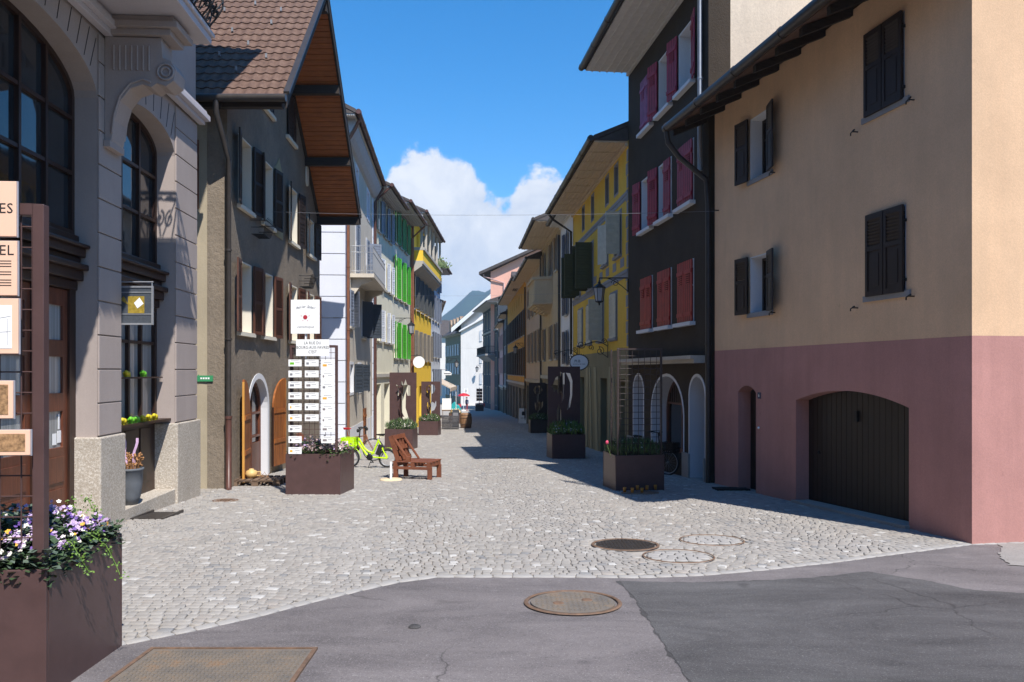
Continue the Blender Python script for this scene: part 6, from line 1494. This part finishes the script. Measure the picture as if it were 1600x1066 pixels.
for px_, lift, lb in ((710, 0, 'dark plastic lattice crate, lower one nearest the barrel'), (697, .44, 'dark plastic lattice crate stacked on the crate nearest the round flower planter'), (710, .44, 'dark plastic lattice crate stacked on the crate nearest the barrel')):
    k = copytree(cr); k.location = gpt(px_, 51)+Vector((0, 0, lift)); k['label'] = lb
mb = MB(); c = gpt(712, 54); mb.box(c.x-.22, c.x+.22, c.y-.15, c.y+.15, c.z-.05, c.z+1.2); mb.box(c.x-.17, c.x+.17, c.y-.157, c.y-.1505, c.z+.3, c.z+1.0, m=1); tag(mb.build('menu_stand', ['stained_grey', 'ink_grey'], bevel=.01), 'grey standing menu box behind the barrel and crates', 'menu stand')
c = gpt(698, 56); o = root('notice_board', 'blank white board on wooden legs above the crates', 'board', c)
mb = MB(); mb.box(c.x-.32, c.x+.32, c.y-.02, c.y+.02, c.z+1.15, c.z+1.95); mb.build('board', 'white_board', o); mb = MB(); mb.box(c.x-.34, c.x+.34, c.y-.03, c.y+.03, c.z+1.06, c.z+1.15); mb.tube([c+Vector((-.28, 0, 0)), c+Vector((-.28, 0, 1.1))], .02, 6); mb.tube([c+Vector((.28, 0, 0)), c+Vector((.28, 0, 1.1))], .02, 6); mb.build('stand', 'pallet_wood', o)
c = gpt(690, 78); o = root('awning', 'beige fabric awning sloping out from the left row over the cafe terrace', 'awning', c)
T = lambda x, y, z: Vector((x, y, z)); xa = -7.0; mb = MB()
mb.prism([(-7.3, 1.0), (-5.7, .2), (-5.7, .08), (-7.3, .9)], 74, 82, lambda p, q, a: (p, a, q)); mb.box(-5.72, -5.68, 74, 82, -.15, .07); mb.build('fabric', 'awning_cloth', o)
mb = MB(); mb.tube([(-5.75, 74.2, .05), (-5.75, 74.2, gz(74))], .03, 6); mb.build('post', 'white_paint', o)
mb = MB(); mb.tube([(-5.75, 81.8, .05), (-5.75, 81.8, gz(82))], .03, 6); mb.build('post', 'white_paint', o)
o = root('parasol', 'red cafe parasol open at the end of the street', 'parasol', gpt(724.5, 104)); c = gpt(724.5, 104)
mb = MB(); mb.lathe([(0, 2.35), (.3, 2.3), (.75, 2.1), (.82, 1.95)], c, 8, smooth=False); mb.build('canopy', 'tin_red', o); mb = MB(); mb.tube([c, c+Vector((0, 0, 2.35))], .03, 6); mb.lathe([(0, .1), (.28, .1), (.3, 0)], c, 12); mb.build('pole', 'white_paint', o)
c = gpt(713, 88); mb = MB()
vs = [(-.55, 0), (-.5, .75), (-.2, 1.05), (.05, .7), (.3, .62), (.55, .1)]
mb.prism([(c.x+p, c.z+q+.35) for p, q in vs], c.y-.5, c.y+.5, lambda p, q, a: (p, a, q)); mb.box(c.x-.45, c.x+.45, c.y-.4, c.y+.4, c.z, c.z+.36)
tag(mb.build('covered_seat', 'teal_fabric', bevel=.06), 'turquoise covered seat on the cafe terrace left of the red parasol', 'seat')
ca0 = None
for i, (px_, d) in enumerate(((745, 109), (750, 108.5), (755, 110), (718, 106))):
    if ca0 is None:
        ca0 = root('cafe_chair', '', 'chair', gpt(px_, d), 0, 'red cafe chairs at the far end'); mb = MB(); mb.box(-.22, .22, -.22, .22, .43, .46); mb.build('seat', 'cloth_red', ca0, world=False); mb = MB(); mb.box(-.22, .22, .18, .22, .5, .9); mb.build('backrest', 'cloth_red', ca0, world=False)
        for x in (-.2, .2):
            for y_ in (-.2, .2): mb = MB(); mb.tube([(x, y_, 0), (x, y_, .43)], .015, 5); mb.build('leg', 'grey_metal', ca0, world=False)
        k = ca0
    else: k = copytree(ca0); k.location = gpt(px_, d)
    k['label'] = ('red cafe chair first from the left behind the dark far planter', 'red cafe chair in the middle behind the dark far planter', 'red cafe chair nearest the slate blue house', 'red cafe chair under the red parasol')[i]
c = gpt(749, 106.5); o = root('signpost', 'stack of brown direction boards on a post behind the far dark planter', 'signpost', c); mb = MB()
for i in range(4): mb.box(c.x-.4, c.x+.4, c.y-.02, c.y+.02, c.z+1.3+i*.42, c.z+1.68+i*.42)
mb.build('boards', 'shutter_brown', o); mb = MB(); mb.tube([c, c+Vector((0, 0, 3.1))], .035, 6); mb.build('post', 'grey_metal', o)
c = gpt(728, 112); o = root('road_sign', 'small white square road sign on a post by the white gable house', 'sign', c); mb = MB(); mb.box(c.x-.28, c.x+.28, c.y-.01, c.y+.01, c.z+2.3, c.z+2.95); mb.build('plate', 'white_board', o); mb = MB(); mb.tube([c, c+Vector((0, 0, 2.95))], .03, 6); mb.build('post', 'grey_metal', o)
mb = MB(); mb.tube([(c.x+.14*math.cos(a), c.y-.02, c.z+2.62+.14*math.sin(a)) for a in [i*.5236 for i in range(13)]], .025, 5); mb.build('symbol', 'ink_grey', o)
c = gpt(817.5, 61); o = root('sandwich_board', 'white pavement board with a dark arch emblem leaning by the tan houses', 'sign', c, R(8)); mb = MB(); mb.bar((0, 0, 0), (0, .12, 1.15), .58, .02, up=(0, 1, 0)); mb.build('front_board', 'white_board', o, world=False)
mb = MB(); mb.bar((0, .5, 0), (0, .14, 1.15), .58, .02, up=(0, 1, 0)); mb.build('back_board', 'white_board', o, world=False)
mb = MB(); mb.prism(arch(-.1, .1, .62, .82, .1, 8), 0, .004, lambda p, q, a: (p, q*.104-.018-a, q)); mb.box(-.18, .18, .02, .024, .4, .43); mb.build('emblem', 'ink', o, world=False)
c = gpt(699, 70); o = root('shop_sign', 'white hanging shop sign with grey lettering above the awning', 'sign', c+Vector((0, 0, 4)))
mb = MB(); z = 1.75+(580-583)/F*70; x = c.x; mb.prism([(x-.36, z-.18), (x+.36, z-.18), (x+.36, z), (x+.15, z+.16), (x-.15, z+.16), (x-.36, z)], 70, 70.04, lambda p, q, a: (p, a, q)); mb.build('plate', 'white_board', o); mb = MB(); mb.box(x-.3, x+.3, 69.985, 69.995, z-.08, z+.0); mb.tube([(-6.4, 70.02, z+.3), (x, 70.02, z+.3), (x, 70.02, z+.15)], .02, 5); mb.build('lettering', 'ink_grey', o)

# one person by the parasol
def person(loc, rz, label, top, legs):
    o = root('person', label, 'person', loc, rz)
    J = [((0, 0, .95), .13), ((0, 0, 1.15), .125), ((0, 0, 1.38), .14), ((0, 0, 1.48), .06), ((0, 0, 1.62), .095), ((0, -.01, 1.72), .085),
         ((-.19, 0, 1.40), .055), ((-.24, .02, 1.14), .045), ((-.22, -.10, .92), .035), ((-.21, -.14, .84), .035), ((.19, 0, 1.40), .055), ((.24, .02, 1.14), .045), ((.22, -.10, .92), .035), ((.21, -.14, .84), .035),
         ((-.10, 0, .90), .095), ((-.11, -.04, .50), .06), ((-.12, .03, .08), .04), ((-.12, -.12, .03), .035), ((.10, 0, .90), .095), ((.11, .05, .50), .06), ((.12, .12, .08), .04), ((.12, -.03, .03), .035)]
    E_ = [(0, 1), (1, 2), (2, 3), (3, 4), (4, 5), (2, 6), (6, 7), (7, 8), (8, 9), (2, 10), (10, 11), (11, 12), (12, 13), (0, 14), (14, 15), (15, 16), (16, 17), (0, 18), (18, 19), (19, 20), (20, 21)]
    me = bpy.data.meshes.new('body'); me.from_pydata([j[0] for j in J], E_, []); b = bpy.data.objects.new('body', me); COL.objects.link(b)
    b.modifiers.new('skin', 'SKIN')
    if not me.skin_vertices: 
        bm = bmesh.new(); bm.from_mesh(me); bm.verts.layers.skin.verify(); bm.to_mesh(me); bm.free()
    for i, j in enumerate(J): me.skin_vertices[0].data[i].radius = (j[1], j[1]*.8)
    me.skin_vertices[0].data[0].use_root = True
    b.modifiers.new('sub', 'SUBSURF').levels = 1
    dg = bpy.context.evaluated_depsgraph_get(); m2 = bpy.data.meshes.new_from_object(b.evaluated_get(dg)); bpy.data.objects.remove(b)
    m2.materials.clear()
    for k in ('skin', top, legs): m2.materials.append(M[k])
    for p in m2.polygons: z = p.center.z; p.material_index = 0 if z > 1.5 or (abs(p.center.x) > .17 and z < .95) else 1 if z > .93 else 2; p.use_smooth = True
    b2 = bpy.data.objects.new('body', m2); COL.objects.link(b2); b2.parent = o
    mb = MB(); mb.blob((0, .015, 1.73), (.098, .105, .085), n=12, k=8); mb.build('hair', 'hair', o, world=False)
    return o
person(gpt(729.5, 105), R(30), 'person in dark blue top standing beside the red parasol', 'cloth_blue', 'cloth_red')

# ================================================================== air down the valley
mb = MB(); mb.box(-3000, 3000, -320, 3050, -32, 318)
hz = bpy.data.materials.new('haze'); hz.use_nodes = True; ht = hz.node_tree; ht.nodes.clear(); MATS['haze'] = hz
pv = ht.nodes.new('ShaderNodeVolumePrincipled'); pv.inputs['Density'].default_value = 2.3e-4; pv.inputs['Color'].default_value = (.52, .76, 1, 1); pv.inputs['Anisotropy'].default_value = .1
ho = ht.nodes.new('ShaderNodeOutputMaterial'); ht.links.new(pv.outputs[0], ho.inputs['Volume'])
tag(mb.build('haze', 'haze'), kind='stuff')
